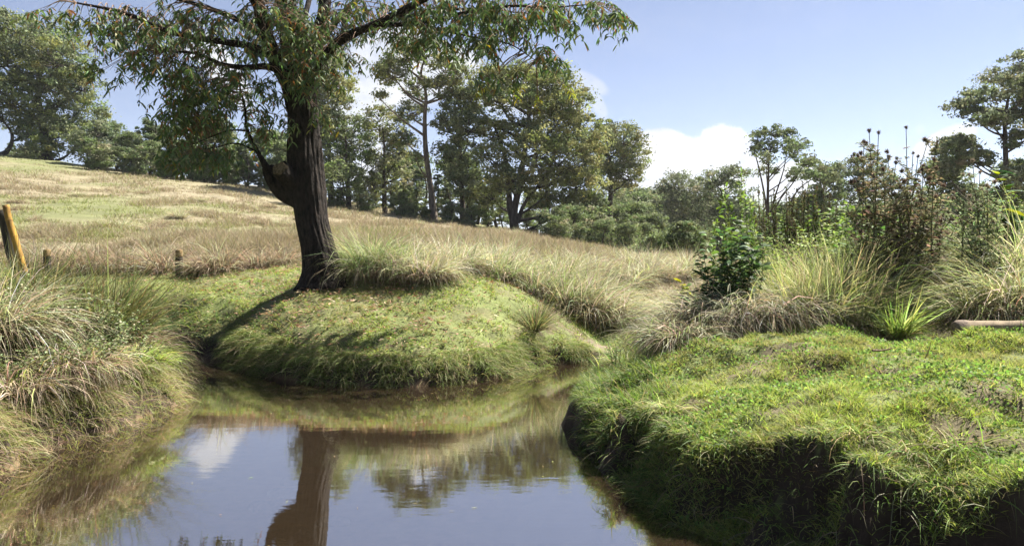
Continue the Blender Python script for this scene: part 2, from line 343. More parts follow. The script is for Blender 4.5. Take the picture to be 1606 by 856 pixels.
def H(x, y):
    x = np.atleast_1d(np.asarray(x, float)); y = np.atleast_1d(np.asarray(y, float)); shp = x.shape; x = x.ravel(); y = y.ravel()
    fz = far_z(x, y); near = (np.abs(x) < 30) & (y < 30) & (y > -10)
    z = fz.copy()
    k = ss(19, 26, y[near]); z[near] = tps(x[near], y[near]) * (1 - k) + fz[near] * k
    bump = (fbm(x, y, .9, 5) - .5) * .16 + (fbm(x, y, .28, 9) - .5) * .10 + (fbm(x, y, 1.0, 15) - .5) * .46 * ss(.5, 1.2, x) * ss(10, 9, y)
    bump = bump + (fbm(x, y, 7, 2) - .5) * .5 * ss(22, 40, y) + (fbm(x, y, 1.6, 2) - .5) * .3 * ss(18, 24, y)
    z = z + bump
    d = np.full(len(x), 9.0); nb_ = (np.abs(x) < 21) & (y < 20) & (y > -2); d[nb_] = sdl(x[nb_], y[nb_]); df_ = d.copy(); df_[nb_] = sdf(x[nb_], y[nb_])
    d = d + (vn(x, y, .35, 4) - .5) * .16 + (vn(x, y, .12, 8) - .5) * .05
    d = d + np.where((d < 2) & (x > .3) & (y < 9.5), (vn(x, y, .8, 14) - .5) * .42 + (vn(x, y, .24, 24) - .5) * .16, 0)
    # bank profile: cliff on the right, cut edge then round slope on the mound
    right = ss(.2, .8, x) * ss(9.0, 6.8, y) * ss(2.4, 2.9, y); tip = ss(.2, .8, x) * ss(13, 11, y) * ss(6.6, 7.6, y)
    cut = np.where(right > .5, .20, .12)
    zc = .82 * right + .30 * (1 - right)                     # part of the height gained at once
    wid = 1.2 * right + (.9 + .5 * tip) * (1 - right)
    prof = zc * ss(0, 1, np.clip(d / cut, 0, 1)) + (1 - zc) * ss(-.4, 1, np.clip((d - cut * .5) / wid, 0, 1) ) 
    prof = np.where(d <= 0, 0, prof)
    foot = ss(0, 1, np.clip(df_ / .5, 0, 1)) * (.22 + (fbm(x, y, .45, 44) - .5) * .22 + (fbm(x, y, .14, 45) - .5) * .10) * (df_ > 0) * ss(.5, .8, x) * ss(8.2, 7.4, y)
    zz = np.where(d > 0, np.maximum(z, .06) * np.clip(prof, 0, 1), -np.clip(-d * .45, 0, .38) - .02 + (vn(x, y, .5, 3) - .5) * .06)
    zz = np.where((df_ > 0) & (foot > 0), np.maximum(zz, foot), zz); zz = np.where((df_ > 0) & (d <= 0) & (foot <= 0), .01, zz)
    return zz.reshape(shp)
def hz(x, y): return float(H([x], [y])[0])
def gp(px, D):
    x = (px - 803) / F * D; return np.array([x, D, hz(x, D)])

def axis(lo, flo, fhi, hi, step, g):
    c = [np.arange(flo, fhi, step)]; s = step; p_ = fhi; up = []
    while p_ < hi: up.append(p_); s *= g; p_ += s
    up.append(hi); s = step; p_ = flo - step; dn = []
    while p_ > lo: dn.append(p_); s *= g; p_ -= s
    dn.append(lo); return np.concatenate([dn[::-1], c[0], up])
xs = axis(-4000, -6.5, 6.5, 4000, .045, 1.045); ys = axis(-300, 2.2, 16.2, 4000, .045, 1.04)
X, Y = np.meshgrid(xs, ys, indexing='ij'); Z = H(X, Y)
nx, ny = X.shape
i = np.arange(nx - 1)[:, None] * ny; j = np.arange(ny - 1)[None]
fa = np.stack([i + j, i + ny + j, i + ny + j + 1, i + j + 1], -1).reshape(-1, 4)
x, y, z = X.ravel(), Y.ravel(), Z.ravel()
dd = np.full(len(x), 9.0); q = (np.abs(x) < 21) & (y < 20) & (y > -2); dd[q] = sdl(x[q], y[q]); dw = dd.copy(); dw[q] = sdf(x[q], y[q])
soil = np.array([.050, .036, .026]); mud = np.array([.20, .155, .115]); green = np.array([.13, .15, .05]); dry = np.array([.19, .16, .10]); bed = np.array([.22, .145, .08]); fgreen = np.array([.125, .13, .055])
c = np.tile(green, (len(x), 1)); k = (ss(.5, .6, fbm(x, y, .6, 61)) * (.4 + .4 * (x > .5)))[:, None]; c = c * (1 - k) + np.array([.11, .08, .05]) * k
def field_dry(x, y):
    """how dry the field is at a point (1 = straw, 0 = green)"""
    k = fbm(x, y * .55, 5, 6); k2 = fbm(x, y * .5, 14, 3)
    d_ = ss(.30, .47, k * .6 + k2 * .4)
    band = np.exp(-((y - 31) / 5) ** 2) * ss(-2, -7, x) * .6
    far = ss(56, 70, y) * .2
    return np.clip(d_ - band - far, 0, 1)
k = (field_dry(x, y) * ss(16.3, 17.6, y + (vn(x, y, 1.5) - .5) * 1.5))[:, None]
c = c * (1 - ss(16.5, 18, y)[:, None]) + fgreen * ss(16.5, 18, y)[:, None]
c = c * (1 - k) + dry * k
k = (np.exp(-((x - 2.15) / .7) ** 2 - ((y - 14.1) / .35) ** 2) * 1.3 * (.5 + vn(x, y, .2, 3))).clip(0, 1)[:, None]; c = c * (1 - k) + mud * k
gx, gy = np.gradient(Z, xs, ys); sl_ = np.sqrt(gx ** 2 + gy ** 2).ravel()
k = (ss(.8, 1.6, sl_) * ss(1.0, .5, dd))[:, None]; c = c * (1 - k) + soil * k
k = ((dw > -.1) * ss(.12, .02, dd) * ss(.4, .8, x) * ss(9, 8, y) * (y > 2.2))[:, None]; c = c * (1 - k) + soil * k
k = ss(.02, -.05, z)[:, None]; bd_ = bed * (1 - .9 * (ss(.1, .8, x + (9 - y) * .25) * ss(9.5, 8, y))[:, None]); c = c * (1 - k) + bd_ * k  # bed darkened beside the right bank: the bank's shade is put into the colour
k = ss(85, 130, y)[:, None]; c = c * (1 - k) + np.array([.06, .085, .03]) * k
rz_ = (ss(.2, .8, x) * ss(8.6, 7.2, y) * ss(2.2, 2.9, y) * ss(.75, .45, dd) * ss(-.6, -.1, dd)).reshape(nx, ny)   # hollow the cut face, leave the turf lip standing
D2 = dd.reshape(nx, ny); qx, qy = np.gradient(D2, xs, ys); ql = np.sqrt(qx ** 2 + qy ** 2) + 1e-6; hgt = np.clip(Z / .75, 0, 1)
am = (.12 * np.sin(PI * np.clip(hgt * .85 + .1, 0, 1)) * (1 - hgt) ** .5 + (vn(x * 1.0, y + z * 2.2, .22, 33).reshape(nx, ny) - .5) * .20 * (hgt > .03) * (1 - hgt * .6) + (vn(x + z, y + z * 3, .09, 35).reshape(nx, ny) - .5) * .09 * (hgt > .03)) * rz_
x = x + (qx / ql * am).ravel(); y = y + (qy / ql * am).ravel()
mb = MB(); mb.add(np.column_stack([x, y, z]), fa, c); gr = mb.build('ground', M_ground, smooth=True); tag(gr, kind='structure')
mb = MB(); mb.add([(-22, 1, 0), (16, 1, 0), (16, 20, 0), (-22, 20, 0)], [[0, 1, 2, 3]], (.1, .1, .1)); wa = mb.build('water', M_water); tag(wa, kind='structure')

# far mountain ridge, solid, kilometres away
mb = MB(); pxs = np.linspace(850, 1900, 140)
top = np.interp(pxs, [850, 1000, 1100, 1150, 1185, 1215, 1250, 1310, 1380, 1449, 1520, 1620, 1900], [345, 338, 328, 312, 304, 312, 326, 318, 312, 298, 306, 322, 350]) + 3 * np.sin(pxs / 9) * vn(pxs, pxs * 0, 30)
rows = [(0, 0), (.25, .35), (.5, .62), (.75, .85), (1, 1), (1.4, .6), (2, 0)]; V = []
for a_, h_ in rows:
    for k_, (p_, t_) in enumerate(zip(pxs, top)):
        D_ = 2600 + a_ * 500; zt = at(p_, t_, 3100)[2]; wob = 1 + .12 * (vn(np.array([p_]), np.array([a_ * 90]), 18)[0] - .5) * (0 < a_ < 1)
        V.append(((p_ - 803) / F * D_, D_, -55 + (zt + 55) * h_ * wob))
nn = len(pxs); f = [[r * nn + k_, r * nn + k_ + 1, (r + 1) * nn + k_ + 1, (r + 1) * nn + k_] for r in range(len(rows) - 1) for k_ in range(nn - 1)]
mb.add(V, f, (.05, .075, .04)); mo = mb.build('mountain', M_ground, smooth=True); tag(mo, kind='structure')

# ------------------------------------------------------------------ background trees
OLIVE = [(.19, .21, .075), (.22, .23, .09), (.16, .18, .07), (.235, .235, .10)]
DARK = [(.105, .13, .065), (.14, .165, .08), (.16, .185, .085)]
MIDG = [(.14, .18, .07), (.17, .21, .08), (.12, .155, .06)]
GREY = [(.16, .175, .10), (.19, .20, .115), (.13, .15, .085)]
def foliage(mb, cen, rad, n_puff, leaves, leaf, cols, puff=None, hollow=.45, aspect=.55):
    """leaf clumps through an ellipsoid, more towards its upper shell"""
    cen = np.asarray(cen, float); rad = np.asarray(rad, float)
    d = rng.normal(0, 1, (n_puff, 3)); d[:, 2] = d[:, 2] + .35; d /= np.linalg.norm(d, axis=1)[:, None]
    r = rng.uniform(hollow, 1, n_puff)[:, None] ** .7; far_ = rng.random(n_puff) < .28; r = np.where(far_[:, None], r * rng.uniform(1.05, 1.4, (n_puff, 1)), r)
    pc = cen + d * r * rad
    pr = (puff or min(rad) * .42) * rng.uniform(.4, 1.3, n_puff) * np.where(far_, .62, 1)
    for c_, r_ in zip(pc, pr):
        m_ = int(leaves * rng.uniform(.6, 1.3))
        e = rng.normal(0, 1, (m_, 3)); e /= np.linalg.norm(e, axis=1)[:, None]
        e[:, 2] = np.where((e[:, 2] < 0), e[:, 2] * .6, e[:, 2])
        rr = r_ * rng.uniform(.35, 1, m_)[:, None] ** .5 * (1 + rng.normal(0, .16, (m_, 1))) * np.where(rng.random((m_, 1)) < .2, rng.uniform(1, 1.7, (m_, 1)), 1)
        diamonds(mb, c_ + e * rr * np.array([1.15, 1.15, .85]), leaf * rng.uniform(.6, 1.4, m_), pick(cols, 1, .16) * np.exp(rng.normal(0, .16, (m_, 1))), aspect, .6, e / (np.linalg.norm(e, axis=1)[:, None] + 1e-9) + d[0] * 0)
    return pc
def branchy(mb, path, rads, tips, seg=5, r0=.06, color=(.1, .1, .1), every=1):
    """thin limbs from the nearest trunk point below up to each clump"""
    P = catmull(path, 6)
    for tpt in tips[::every]:
        ok = P[P[:, 2] < tpt[2] - .15 * abs(tpt[2] - P[0, 2]) * .3]
        if len(ok) == 0: ok = P[:1]
        dist = np.linalg.norm(ok - tpt, axis=1) + np.abs((tpt[2] - ok[:, 2]) - np.linalg.norm((ok - tpt)[:, :2], axis=1) * .8) * .8
        s = ok[np.argmin(dist)]
        mid = (s + tpt) / 2 + np.array([0, 0, -.08 * np.linalg.norm(tpt - s)]) + rng.normal(0, .05, 3) * np.linalg.norm(tpt - s)
        tube(mb, [s, mid, tpt], [r0, r0 * .6, r0 * .25], color, seg, 3)
def bgtree(name, label, px, py, D, path, lobes, cols, r=.3, leaf=.22, dens=1.0, leaves=46, bark=None, every=2, puff=.75, group=None, twigs=.05, zbase=None):
    base = at(px, py, D); base[2] = hz(base[0], D) if zbase is None else base[2]
    root = empty(name, base); tag(root, label, 'tree', group)
    P = [np.zeros(3)] + [at(a_, b_, D + (c_[0] if c_ else 0)) - base for a_, b_, *c_ in path]
    tr = MB(); cr_ = MB(); rd = np.linspace(r, r * .3, len(P)); rd[0] = r * 1.25
    P[0][2] -= .3
    tube(tr, P, rd, (.1, .1, .1), 9, 5, .12, 0, 1)
    for lb in lobes:
        a_, b_, rx, ry = lb[:4]; dz = lb[4] if len(lb) > 4 else rng.normal(0, 1.2)
        c_ = at(a_, b_, D) - base; c_[1] += dz
        sx, sz = rx * 1.08 * D / F, ry * 1.22 * D / F; sy = (sx + sz) * .55
        k_ = max(5, int(dens * 7.0 * (sx * sy * sz) ** .62 / puff ** 1.9 * 1.0))
        pc = foliage(cr_, c_, (sx, sy, sz), k_, leaves * 1.15, leaf * 1.12, cols, puff)
        mid = P[int(len(P) * .5)]; 
        branchy(tr, P, rd, [c_ - np.array([0, 0, sz * .2])], 6, r * .38)
        branchy(tr, [c_ - np.array([0, 0, sz * .4]), c_, c_ + np.array([0, 0, sz * .3])], rd, list(pc), 4, twigs, every=every)
    tr.build('trunk', bark or M_barkdark, root, True); cr_.build('crown', M_far, root)
    return root

bgtree('eucalyptus_tree', 'huge broad-crowned tree at the far left skyline, lit olive green', 76, 258, 84, [(72, 225), (66, 190), (60, 150), (60, 110)],
       [(30, 60, 45, 26), (75, 62, 42, 30), (108, 98, 38, 30), (10, 40, 30, 22), (60, 110, 48, 30), (128, 130, 34, 24), (90, 150, 45, 30), (25, 100, 40, 20), (35, 155, 42, 30), (118, 175, 34, 28), (60, 195, 40, 22), (95, 215, 38, 26), (-15, 75, 35, 30), (120, 215, 24, 20), (78, 240, 30, 18)],
       OLIVE[:1] + DARK, .55, .25, 1.0, 50, M_barkdark, 2, .85)
bgtree('leaning_tree', 'leaning dark tree at the left edge with a bare curved trunk', -2, 250, 84, [(10, 238), (18, 225), (18, 208), (5, 190)],
       [(5, 150, 32, 24), (-20, 130, 30, 30), (15, 185, 30, 18), (-25, 180, 28, 20), (40, 205, 16, 12)], DARK, .32, .23, .9, 46, M_barkdark, 2, .7)
bgtree('small_tree', 'small dark tree with a short bare trunk at the end of the belt', 133, 265, 80, [(135, 258), (137, 246), (140, 225)],
       [(130, 232, 22, 20), (150, 215, 20, 22), (158, 240, 16, 14)], DARK + GREY, .2, .22, 1, 46)
bgtree('pale_tree', 'tall pale green tree just right of the dark foreground trunk', 520, 312, 72, [(518, 270), (516, 220), (514, 160)],
       [(515, 120, 34, 34), (505, 165, 36, 30), (535, 150, 20, 26), (510, 205, 40, 28), (515, 90, 22, 20), (480, 150, 30, 40)], GREY + OLIVE, .3, .22, 1, 48)
bgtree('dark_tree', 'dense dark green tree between the foreground trunk and the pale-crowned tree', 547, 316, 70, [(545, 290), (543, 250), (542, 210)],
       [(545, 215, 30, 34), (560, 255, 26, 30), (525, 260, 24, 30), (548, 290, 28, 22), (505, 240, 30, 40)], DARK + MIDG, .25, .21, 1.1, 48)
bgtree('loose_tree', 'loose pale-topped tree left of the tall slender eucalyptus', 604, 326, 70, [(602, 290), (603, 240), (600, 200)],
       [(590, 188, 26, 26), (618, 205, 24, 22), (600, 235, 30, 26), (625, 250, 20, 22), (608, 275, 30, 22), (590, 300, 22, 18)], OLIVE + GREY, .22, .21, .9, 46)
bgtree('slender_eucalyptus', 'tall slender eucalyptus with a bare straight trunk and open crown', 681, 345, 68, [(676, 300), (668, 240), (666, 190), (668, 150), (660, 115)],
       [(638, 97, 28, 16), (672, 88, 28, 15), (697, 108, 26, 20), (622, 124, 26, 14), (650, 130, 22, 14), (600, 158, 10, 8), (640, 172, 26, 14), (612, 115, 20, 12), (718, 118, 16, 18), (690, 145, 22, 18), (636, 222, 22, 9), (655, 250, 10, 6)], OLIVE + DARK, .33, .19, 1.1, 46, M_barkfar, 1, .6, twigs=.045)
bgtree('dark_eucalyptus', 'narrow dark eucalyptus between slender trunk and big forked tree', 726, 338, 68, [(724, 290), (722, 240), (722, 190)],
       [(722, 165, 30, 26), (705, 200, 24, 18), (738, 205, 24, 20), (720, 240, 26, 20), (700, 245, 16, 14), (735, 270, 20, 16), (722, 295, 24, 18)], DARK, .26, .2, 1.25, 50, M_barkdark, 2, .65)
bgtree('forked_eucalyptus', 'biggest eucalyptus in the middle with a forked black trunk', 808, 364, 66, [(806, 335), (815, 290), (822, 240), (830, 180)],
       [(765, 122, 38, 16), (820, 122, 42, 18), (862, 132, 40, 20), (893, 165, 32, 24), (845, 165, 40, 22), (785, 160, 36, 20), (740, 150, 28, 18), (912, 205, 34, 26), (870, 205, 40, 28), (815, 210, 34, 22), (770, 205, 26, 22),
        (890, 250, 42, 30), (840, 250, 36, 28), (905, 285, 34, 24), (860, 295, 40, 26), (775, 250, 26, 22), (800, 290, 28, 20), (770, 300, 26, 22), (930, 235, 22, 24), (880, 325, 30, 16)], OLIVE + OLIVE + DARK, .42, .21, 1.4, 52, M_barkdark, 2, .75)
# its second stem is a limb of the same tree
f_root = bpy.data.objects['forked_eucalyptus']; b0 = np.array(f_root.location); mbx = MB()
tube(mbx, [at(806, 352, 66) - b0, at(800, 325, 66) - b0, at(797, 290, 66) - b0, at(790, 240, 66) - b0, at(772, 190, 66) - b0], [.34, .3, .22, .15, .08], (.1, .1, .1), 8, 5, .1)
tube(mbx, [at(812, 350, 66) - b0, at(822, 320, 66) - b0, at(845, 290, 66) - b0, at(870, 250, 66) - b0], [.2, .16, .12, .06], (.1, .1, .1), 8, 5, .1)
mbx.build('limb', M_barkdark, f_root, True)
bgtree('dome_tree', 'dome-crowned grey-green tree ending the big group on its right', 956, 352, 80, [(957, 320), (958, 290), (955, 250)],
       [(950, 215, 24, 16), (975, 222, 26, 18), (992, 248, 22, 22), (960, 250, 32, 24), (985, 275, 24, 18), (945, 280, 26, 22), (970, 295, 24, 12)], GREY + OLIVE, .36, .22, 1.35, 50, M_barkdark, 2, .8)
bgtree('domed_tree', 'rounded grey-green tree under the white cumulus cloud', 1072, 395, 100, [(1071, 360), (1070, 330), (1068, 310)],
       [(1065, 293, 30, 18), (1090, 305, 22, 22), (1048, 312, 22, 22), (1078, 330, 34, 26), (1056, 345, 26, 24), (1095, 350, 18, 20), (1075, 370, 30, 18)], GREY, .4, .26, 1.1, 46, M_barkdark, 3, .9)
bgtree('flat_topped_tree', 'dark flat-topped tree right of the rounded grey-green one', 1128, 400, 92, [(1128, 360), (1130, 330), (1132, 300)],
       [(1120, 282, 26, 11), (1148, 276, 22, 10), (1138, 300, 34, 16), (1118, 320, 24, 16), (1156, 325, 20, 14), (1135, 345, 28, 18), (1158, 350, 16, 12), (1125, 372, 24, 16)], DARK + GREY, .34, .25, .95, 46, M_barkdark, 3, .8)
bgtree('airy_tree', 'airy many-stemmed tree with open crown against the white cloud', 1204, 352, 60, [(1204, 320), (1205, 280), (1206, 240)],
       [(1188, 216, 15, 8), (1212, 207, 20, 8), (1238, 214, 18, 10), (1262, 232, 14, 12), (1180, 240, 13, 7), (1205, 232, 20, 10), (1232, 240, 18, 12), (1258, 255, 14, 10), (1190, 255, 13, 7), (1218, 262, 16, 8), (1245, 275, 15, 8), (1265, 268, 11, 8)], DARK, .16, .19, .75, 38, M_barkdark, 1, .5, twigs=.035)
r_ = bpy.data.objects['airy_tree']; b0 = np.array(r_.location); mbx = MB()
for pa in ([(1206, 345), (1215, 310), (1228, 270), (1235, 235)], [(1208, 348), (1222, 315), (1245, 285), (1262, 255)], [(1203, 330), (1196, 290), (1188, 255), (1182, 235)], [(1228, 345), (1250, 300), (1275, 280)]):
    tube(mbx, [at(a_, b_, 60) - b0 for a_, b_ in pa], np.linspace(.09, .025, len(pa)), (.1, .1, .1), 6, 5)
mbx.build('stems', M_barkdark, r_, True)
bgtree('round_topped_tree', 'round-topped dark tree right of the airy one', 1292, 365, 62, [(1290, 330), (1288, 300), (1286, 280)],
       [(1284, 262, 20, 14), (1300, 272, 16, 14), (1275, 285, 20, 14), (1296, 300, 26, 16), (1280, 320, 30, 16), (1310, 325, 22, 16), (1255, 330, 20, 14)], DARK, .2, .2, 1, 44, M_barkdark, 2, .55)
bgtree('bluish_tree', 'hazy dark tree behind the dry thistles on their left', 1352, 370, 75, [(1350, 330), (1348, 300), (1345, 270)],
       [(1340, 262, 18, 14), (1362, 255, 16, 12), (1350, 285, 28, 18), (1375, 285, 20, 20), (1335, 310, 24, 16), (1370, 320, 28, 18), (1400, 300, 18, 18)], DARK + GREY, .24, .21, .85, 42, M_barkdark, 2, .6)
bgtree('spreading_tree', 'large spreading tree at the right edge with layered dark foliage', 1578, 345, 55, [(1578, 300), (1577, 240), (1576, 190), (1582, 150)],
       [(1520, 168, 28, 10), (1550, 150, 30, 10), (1590, 140, 34, 12), (1540, 190, 26, 9), (1600, 180, 30, 14), (1510, 230, 30, 10), (1545, 215, 26, 10), (1500, 262, 28, 12), (1535, 250, 28, 11), (1600, 220, 26, 12), (1610, 265, 30, 14), (1560, 285, 30, 12), (1630, 150, 30, 20), (1630, 210, 30, 20), (1590, 310, 30, 14)],
       DARK + GREY, .26, .19, 1.4, 50, M_barkdark, 2, .5, twigs=.035)
bgtree('crested_tree', 'pale topmost crown at the upper right edge behind spreading tree', 1620, 345, 72, [(1612, 240), (1605, 170), (1600, 130)],
       [(1590, 100, 22, 12), (1572, 118, 24, 11), (1605, 120, 30, 14), (1620, 150, 30, 20)], GREY, .25, .21, 1, 46, M_barkdark, 2, .65)
bgtree('dark_round_tree', 'dark bushy tree low between the thistles and spreading tree', 1478, 350, 60, [(1478, 320), (1477, 290), (1476, 270)],
       [(1474, 248, 20, 14), (1490, 268, 20, 16), (1462, 272, 18, 14), (1478, 295, 30, 18), (1455, 315, 24, 16), (1500, 315, 28, 18)], DARK, .2, .2, 1, 44, M_barkdark, 2, .55)
bgtree('wide_bush', 'low dark green wide bush in the hollow beyond the tussocks', 1050, 408, 38, [(1050, 400), (1050, 385)],
       [(1035, 385, 26, 16), (1065, 372, 24, 18), (1085, 388, 24, 16), (1015, 395, 20, 11), (1050, 395, 36, 14), (1100, 395, 18, 16)], DARK + MIDG, .12, .13, 1.1, 46, M_barkdark, 3, .32, twigs=.02)

# prototypes for the belts of smaller trees, then copies
def proto_bushy(name, label, h, w, cols, n, leaf, conifer=False, loc=(0, 0, 0)):
    root = empty(name, loc); tag(root, label, 'tree'); tr = MB(); cr_ = MB()
    top_ = np.array([rng.normal(0, .1) * w, rng.normal(0, .1) * w, h * .9])
    P = [np.array([0, 0, -.2]), top_ * .5 + np.r_[rng.normal(0, .06, 2) * h, 0], top_]
    tube(tr, P, [h * .03, h * .02, h * .006], (.1, .1, .1), 7, 4, .1)
    for k_ in range(n):
        t_ = (k_ + .5) / n; z_ = h * (.06 + .89 * t_) if conifer else h * rng.uniform(.10, .92)
        rr = w * (.55 * (1 - t_) ** .75 + .05) if conifer else w * .38 * math.sqrt(max(.1, 1 - ((z_ / h - .55) / .5) ** 2))
        a_ = rng.uniform(0, 2 * PI); off = rr * rng.uniform(.2, .9)
        c_ = np.array([math.cos(a_) * off, math.sin(a_) * off, z_])
        s_ = (w * .20, w * .20, h * (.06 if conifer else .10))
        pc = foliage(cr_, c_, s_, 6, 60, leaf, cols, w * (.085 if conifer else .11), .2, .6)
        branchy(tr, P, None, [c_], 4, .03)
    tr.build('trunk', M_barkdark, root, True); cr_.build('crown', M_far, root); return root
G_belt = 'trees of the belt along the upper edge of the field'
L_belt = ['bushy dark tree in the belt along the field\'s upper left edge', 'pointed dark conifer in the belt along the field\'s upper left edge', 'lighter green rounded tree in the belt along the field\'s upper left edge', 'slim pointed grey-green conifer in the belt along the field\'s upper left edge']
protos = [proto_bushy('belt_tree', L_belt[0], 6, 5, DARK + MIDG, 26, .2), proto_bushy('belt_conifer', L_belt[1], 6.5, 3.6, DARK, 26, .18, True),
          proto_bushy('belt_tree', L_belt[2], 4.5, 4.6, MIDG + GREY, 24, .2), proto_bushy('belt_conifer', L_belt[3], 7, 2.6, GREY + MIDG, 24, .17, True)]
used = set()
def put(k_, px, D, h, label=None, group=None, lift=0, wide=1.0):
    src = protos[k_]; H0 = [6, 6.5, 4.5, 7][k_]; x_ = (px - 803) / F * D; loc = (x_, D, hz(x_, D) + lift); s = h / H0
    lb = label or L_belt[k_]; gp_ = group or G_belt
    if k_ not in used:
        used.add(k_); src.location = loc; src.scale = (s * wide, s * wide, s); src.rotation_euler[2] = rng.uniform(0, 6.28); src['label'] = lb; src['group'] = gp_; return src
    return copy_thing(src, loc, rng.uniform(0, 6.28), s * wide, lb, gp_, s)
# belt left of the foreground trunk: row behind and row in front
for px in range(168, 470, 17):
    D = 82 - (px - 168) * .02 + rng.uniform(-1, 3); topy = 198 + 14 * math.sin(px * .07) + (px - 168) * .06 + rng.uniform(-8, 8)
    x_ = (px - 803) / F * D; h = at(px, topy, D)[2] - hz(x_, D); put([1, 0, 3, 1, 0][(px // 17) % 5], px, D, h, wide=1.15)
for px in range(160, 470, 21):
    D = 77 + rng.uniform(-1, 1.5); topy = 222 + (px - 168) * .10 + rng.uniform(-9, 9)
    x_ = (px - 803) / F * D; h = at(px, topy, D)[2] - hz(x_, D); put([2, 0, 2, 0, 1][(px // 21) % 5], px + rng.uniform(-5, 5), D, max(h, 2.2), wide=1.25)
# shrubs at the foot of the big trees
G_sh = 'young trees and shrubs under the tall eucalypts'
L_sh = ['dark young bushy tree at the foot of the tall eucalypts', 'dark pointed sapling at the foot of the tall eucalypts', 'light green rounded shrub at the foot of the tall eucalypts', 'slim pale sapling at the foot of the tall eucalypts']
for px, ty, D, k_ in [(500, 255, 76, 0), (566, 262, 74, 3), (575, 295, 67, 2), (590, 270, 76, 1), (640, 262, 74, 3), (628, 300, 66, 2), (655, 285, 70, 3), (645, 315, 64, 2), (700, 285, 72, 1), (706, 312, 64, 2), (735, 320, 64, 2), (748, 262, 74, 1), (765, 300, 70, 0), (780, 275, 76, 1), (790, 320, 72, 0), (665, 325, 66, 2),
                      (740, 290, 78, 0), (620, 275, 80, 1), (560, 285, 80, 0), (685, 270, 84, 3), (660, 262, 88, 1), (840, 300, 76, 0), (830, 330, 72, 0), (530, 290, 68, 2), (485, 285, 70, 0), (600, 255, 84, 3), (715, 240, 84, 0), (640, 240, 90, 0)]:
    x_ = (px - 803) / F * D; put(k_, px, D, max(1.4, at(px, ty, D)[2] - hz(x_, D)), L_sh[k_], G_sh, wide=1.15)
G_sl = 'shrubs down the slope right of the forked eucalyptus'
L_sl = ['dark bushy shrub on the slope right of the forked eucalyptus', 'pointed dark shrub on the slope right of the forked eucalyptus', 'yellow-green rounded shrub on the slope right of the forked eucalyptus', 'slim pale pointed shrub on the slope right of the forked eucalyptus']
for px, ty, D, k_ in [(868, 318, 60, 2), (895, 322, 62, 0), (915, 312, 66, 2), (905, 345, 56, 2), (935, 330, 62, 2), (945, 345, 56, 0), (960, 362, 50, 3), (975, 332, 62, 2), (985, 350, 56, 0), (925, 300, 76, 0), (940, 310, 80, 1), (1000, 318, 86, 0), (1010, 350, 66, 0), (880, 335, 54, 2), (850, 335, 66, 0), (965, 310, 90, 0), (1025, 335, 78, 0)]:
    x_ = (px - 803) / F * D; put(k_, px, D, max(1.2, at(px, ty, D)[2] - hz(x_, D)), L_sl[k_], G_sl, wide=1.2)
G_wd = 'far wood beyond the slope on the right'
for q_, px in enumerate(range(975, 1200, 9)):
    D = 120 + rng.uniform(-10, 20); ty = 294 + (px - 975) * .13 + rng.uniform(-7, 7)
    if px > 1170: ty += 30
    x_ = (px - 803) / F * D; put([0, 1, 3, 0][q_ % 4], px, D, max(3, at(px, ty, D)[2] - hz(x_, D)), ['distant bushy tree in the wood', 'distant conifer in the wood', 'distant slim pale conifer in the wood'][[0, 1, 2, 0][q_ % 4]] + ' under the white cumulus', G_wd, wide=1.3)
G_rt = 'dark trees low behind the right bank'
for q_, px in enumerate([1225, 1250, 1275, 1310, 1335, 1360, 1385, 1410, 1432, 1455, 1500, 1525, 1550, 1580, 1604]):
    D = 64 + rng.uniform(-6, 8); ty = 322 + rng.uniform(-10, 8) - (px > 1430) * 18
    x_ = (px - 803) / F * D; put([0, 1][q_ % 2], px, D, max(3, at(px, ty, D)[2] - hz(x_, D)), ['dark bushy tree low behind the right bank', 'dark pointed tree low behind the right bank'][q_ % 2], G_rt, wide=1.2)
G_sk = 'tiny trees on the far left skyline'
for q_, px in enumerate([22, 34, 45, 55, 63, 160, 170]):
    put(2 if q_ % 2 else 1, px, 100 + q_, 2.2 + rng.uniform(0, 1.2), 'tiny tree on the skyline beyond the far left field edge' if q_ % 2 else 'tiny pointed tree on the skyline beyond the far left field edge', G_sk, lift=0, wide=1.3)

# ------------------------------------------------------------------ foreground tree
D0 = 14.5
base = gp(505, D0); T = lambda px, py, D=D0: at(px, py, D) - base
hero = empty('eucalyptus_tree', base); tag(hero, 'dark rough-barked leaning tree on the mound with drooping foliage', 'tree')
mb = MB(); bc = (.1, .1, .1); K_ = D0 / F
tube(mb, [T(508, 452), T(507, 438), T(505, 418), T(498, 385), T(489, 345), T(484, 300), T(479, 250), T(476, 195), T(472, 150), T(466, 110)],
     np.array([44, 36, 30, 26, 24.5, 26, 26.5, 24, 22, 19]) * K_, bc, 150, 30, .14, .03, 5)
for k_, (dx, dy, py) in enumerate([(.5, .1, 450), (-.42, -.2, 452), (.15, -.5, 456), (-.2, .45, 446), (.45, -.35, 455)]):
    b_ = T(507, 425); tube(mb, [b_ * [1, 1, 1], b_ + np.array([dx * .5, dy * .5, -.17]), np.array([dx * 1.05 + .03, dy * 1.05, -.10])], [.22, .13, .03], bc, 20, 8, .1, .05, k_)
tube(mb, [T(470, 310), T(445, 300), T(428, 280), T(420, 262)], np.array([20, 15, 12, 9]) * K_, bc, 40, 10, .15, .05, 8)
mb.build('trunk', M_bark, hero, True)
mb = MB(); sp_ = [T(466, 292, 14.45), T(452, 278, 14.2), T(438, 264, 13.95)]
tube(mb, sp_, np.array([18, 14, 12.5]) * K_, bc, 60, 10, .28, .06, 12); st_ = mb.build('sawn_stub', M_bark, hero, True)
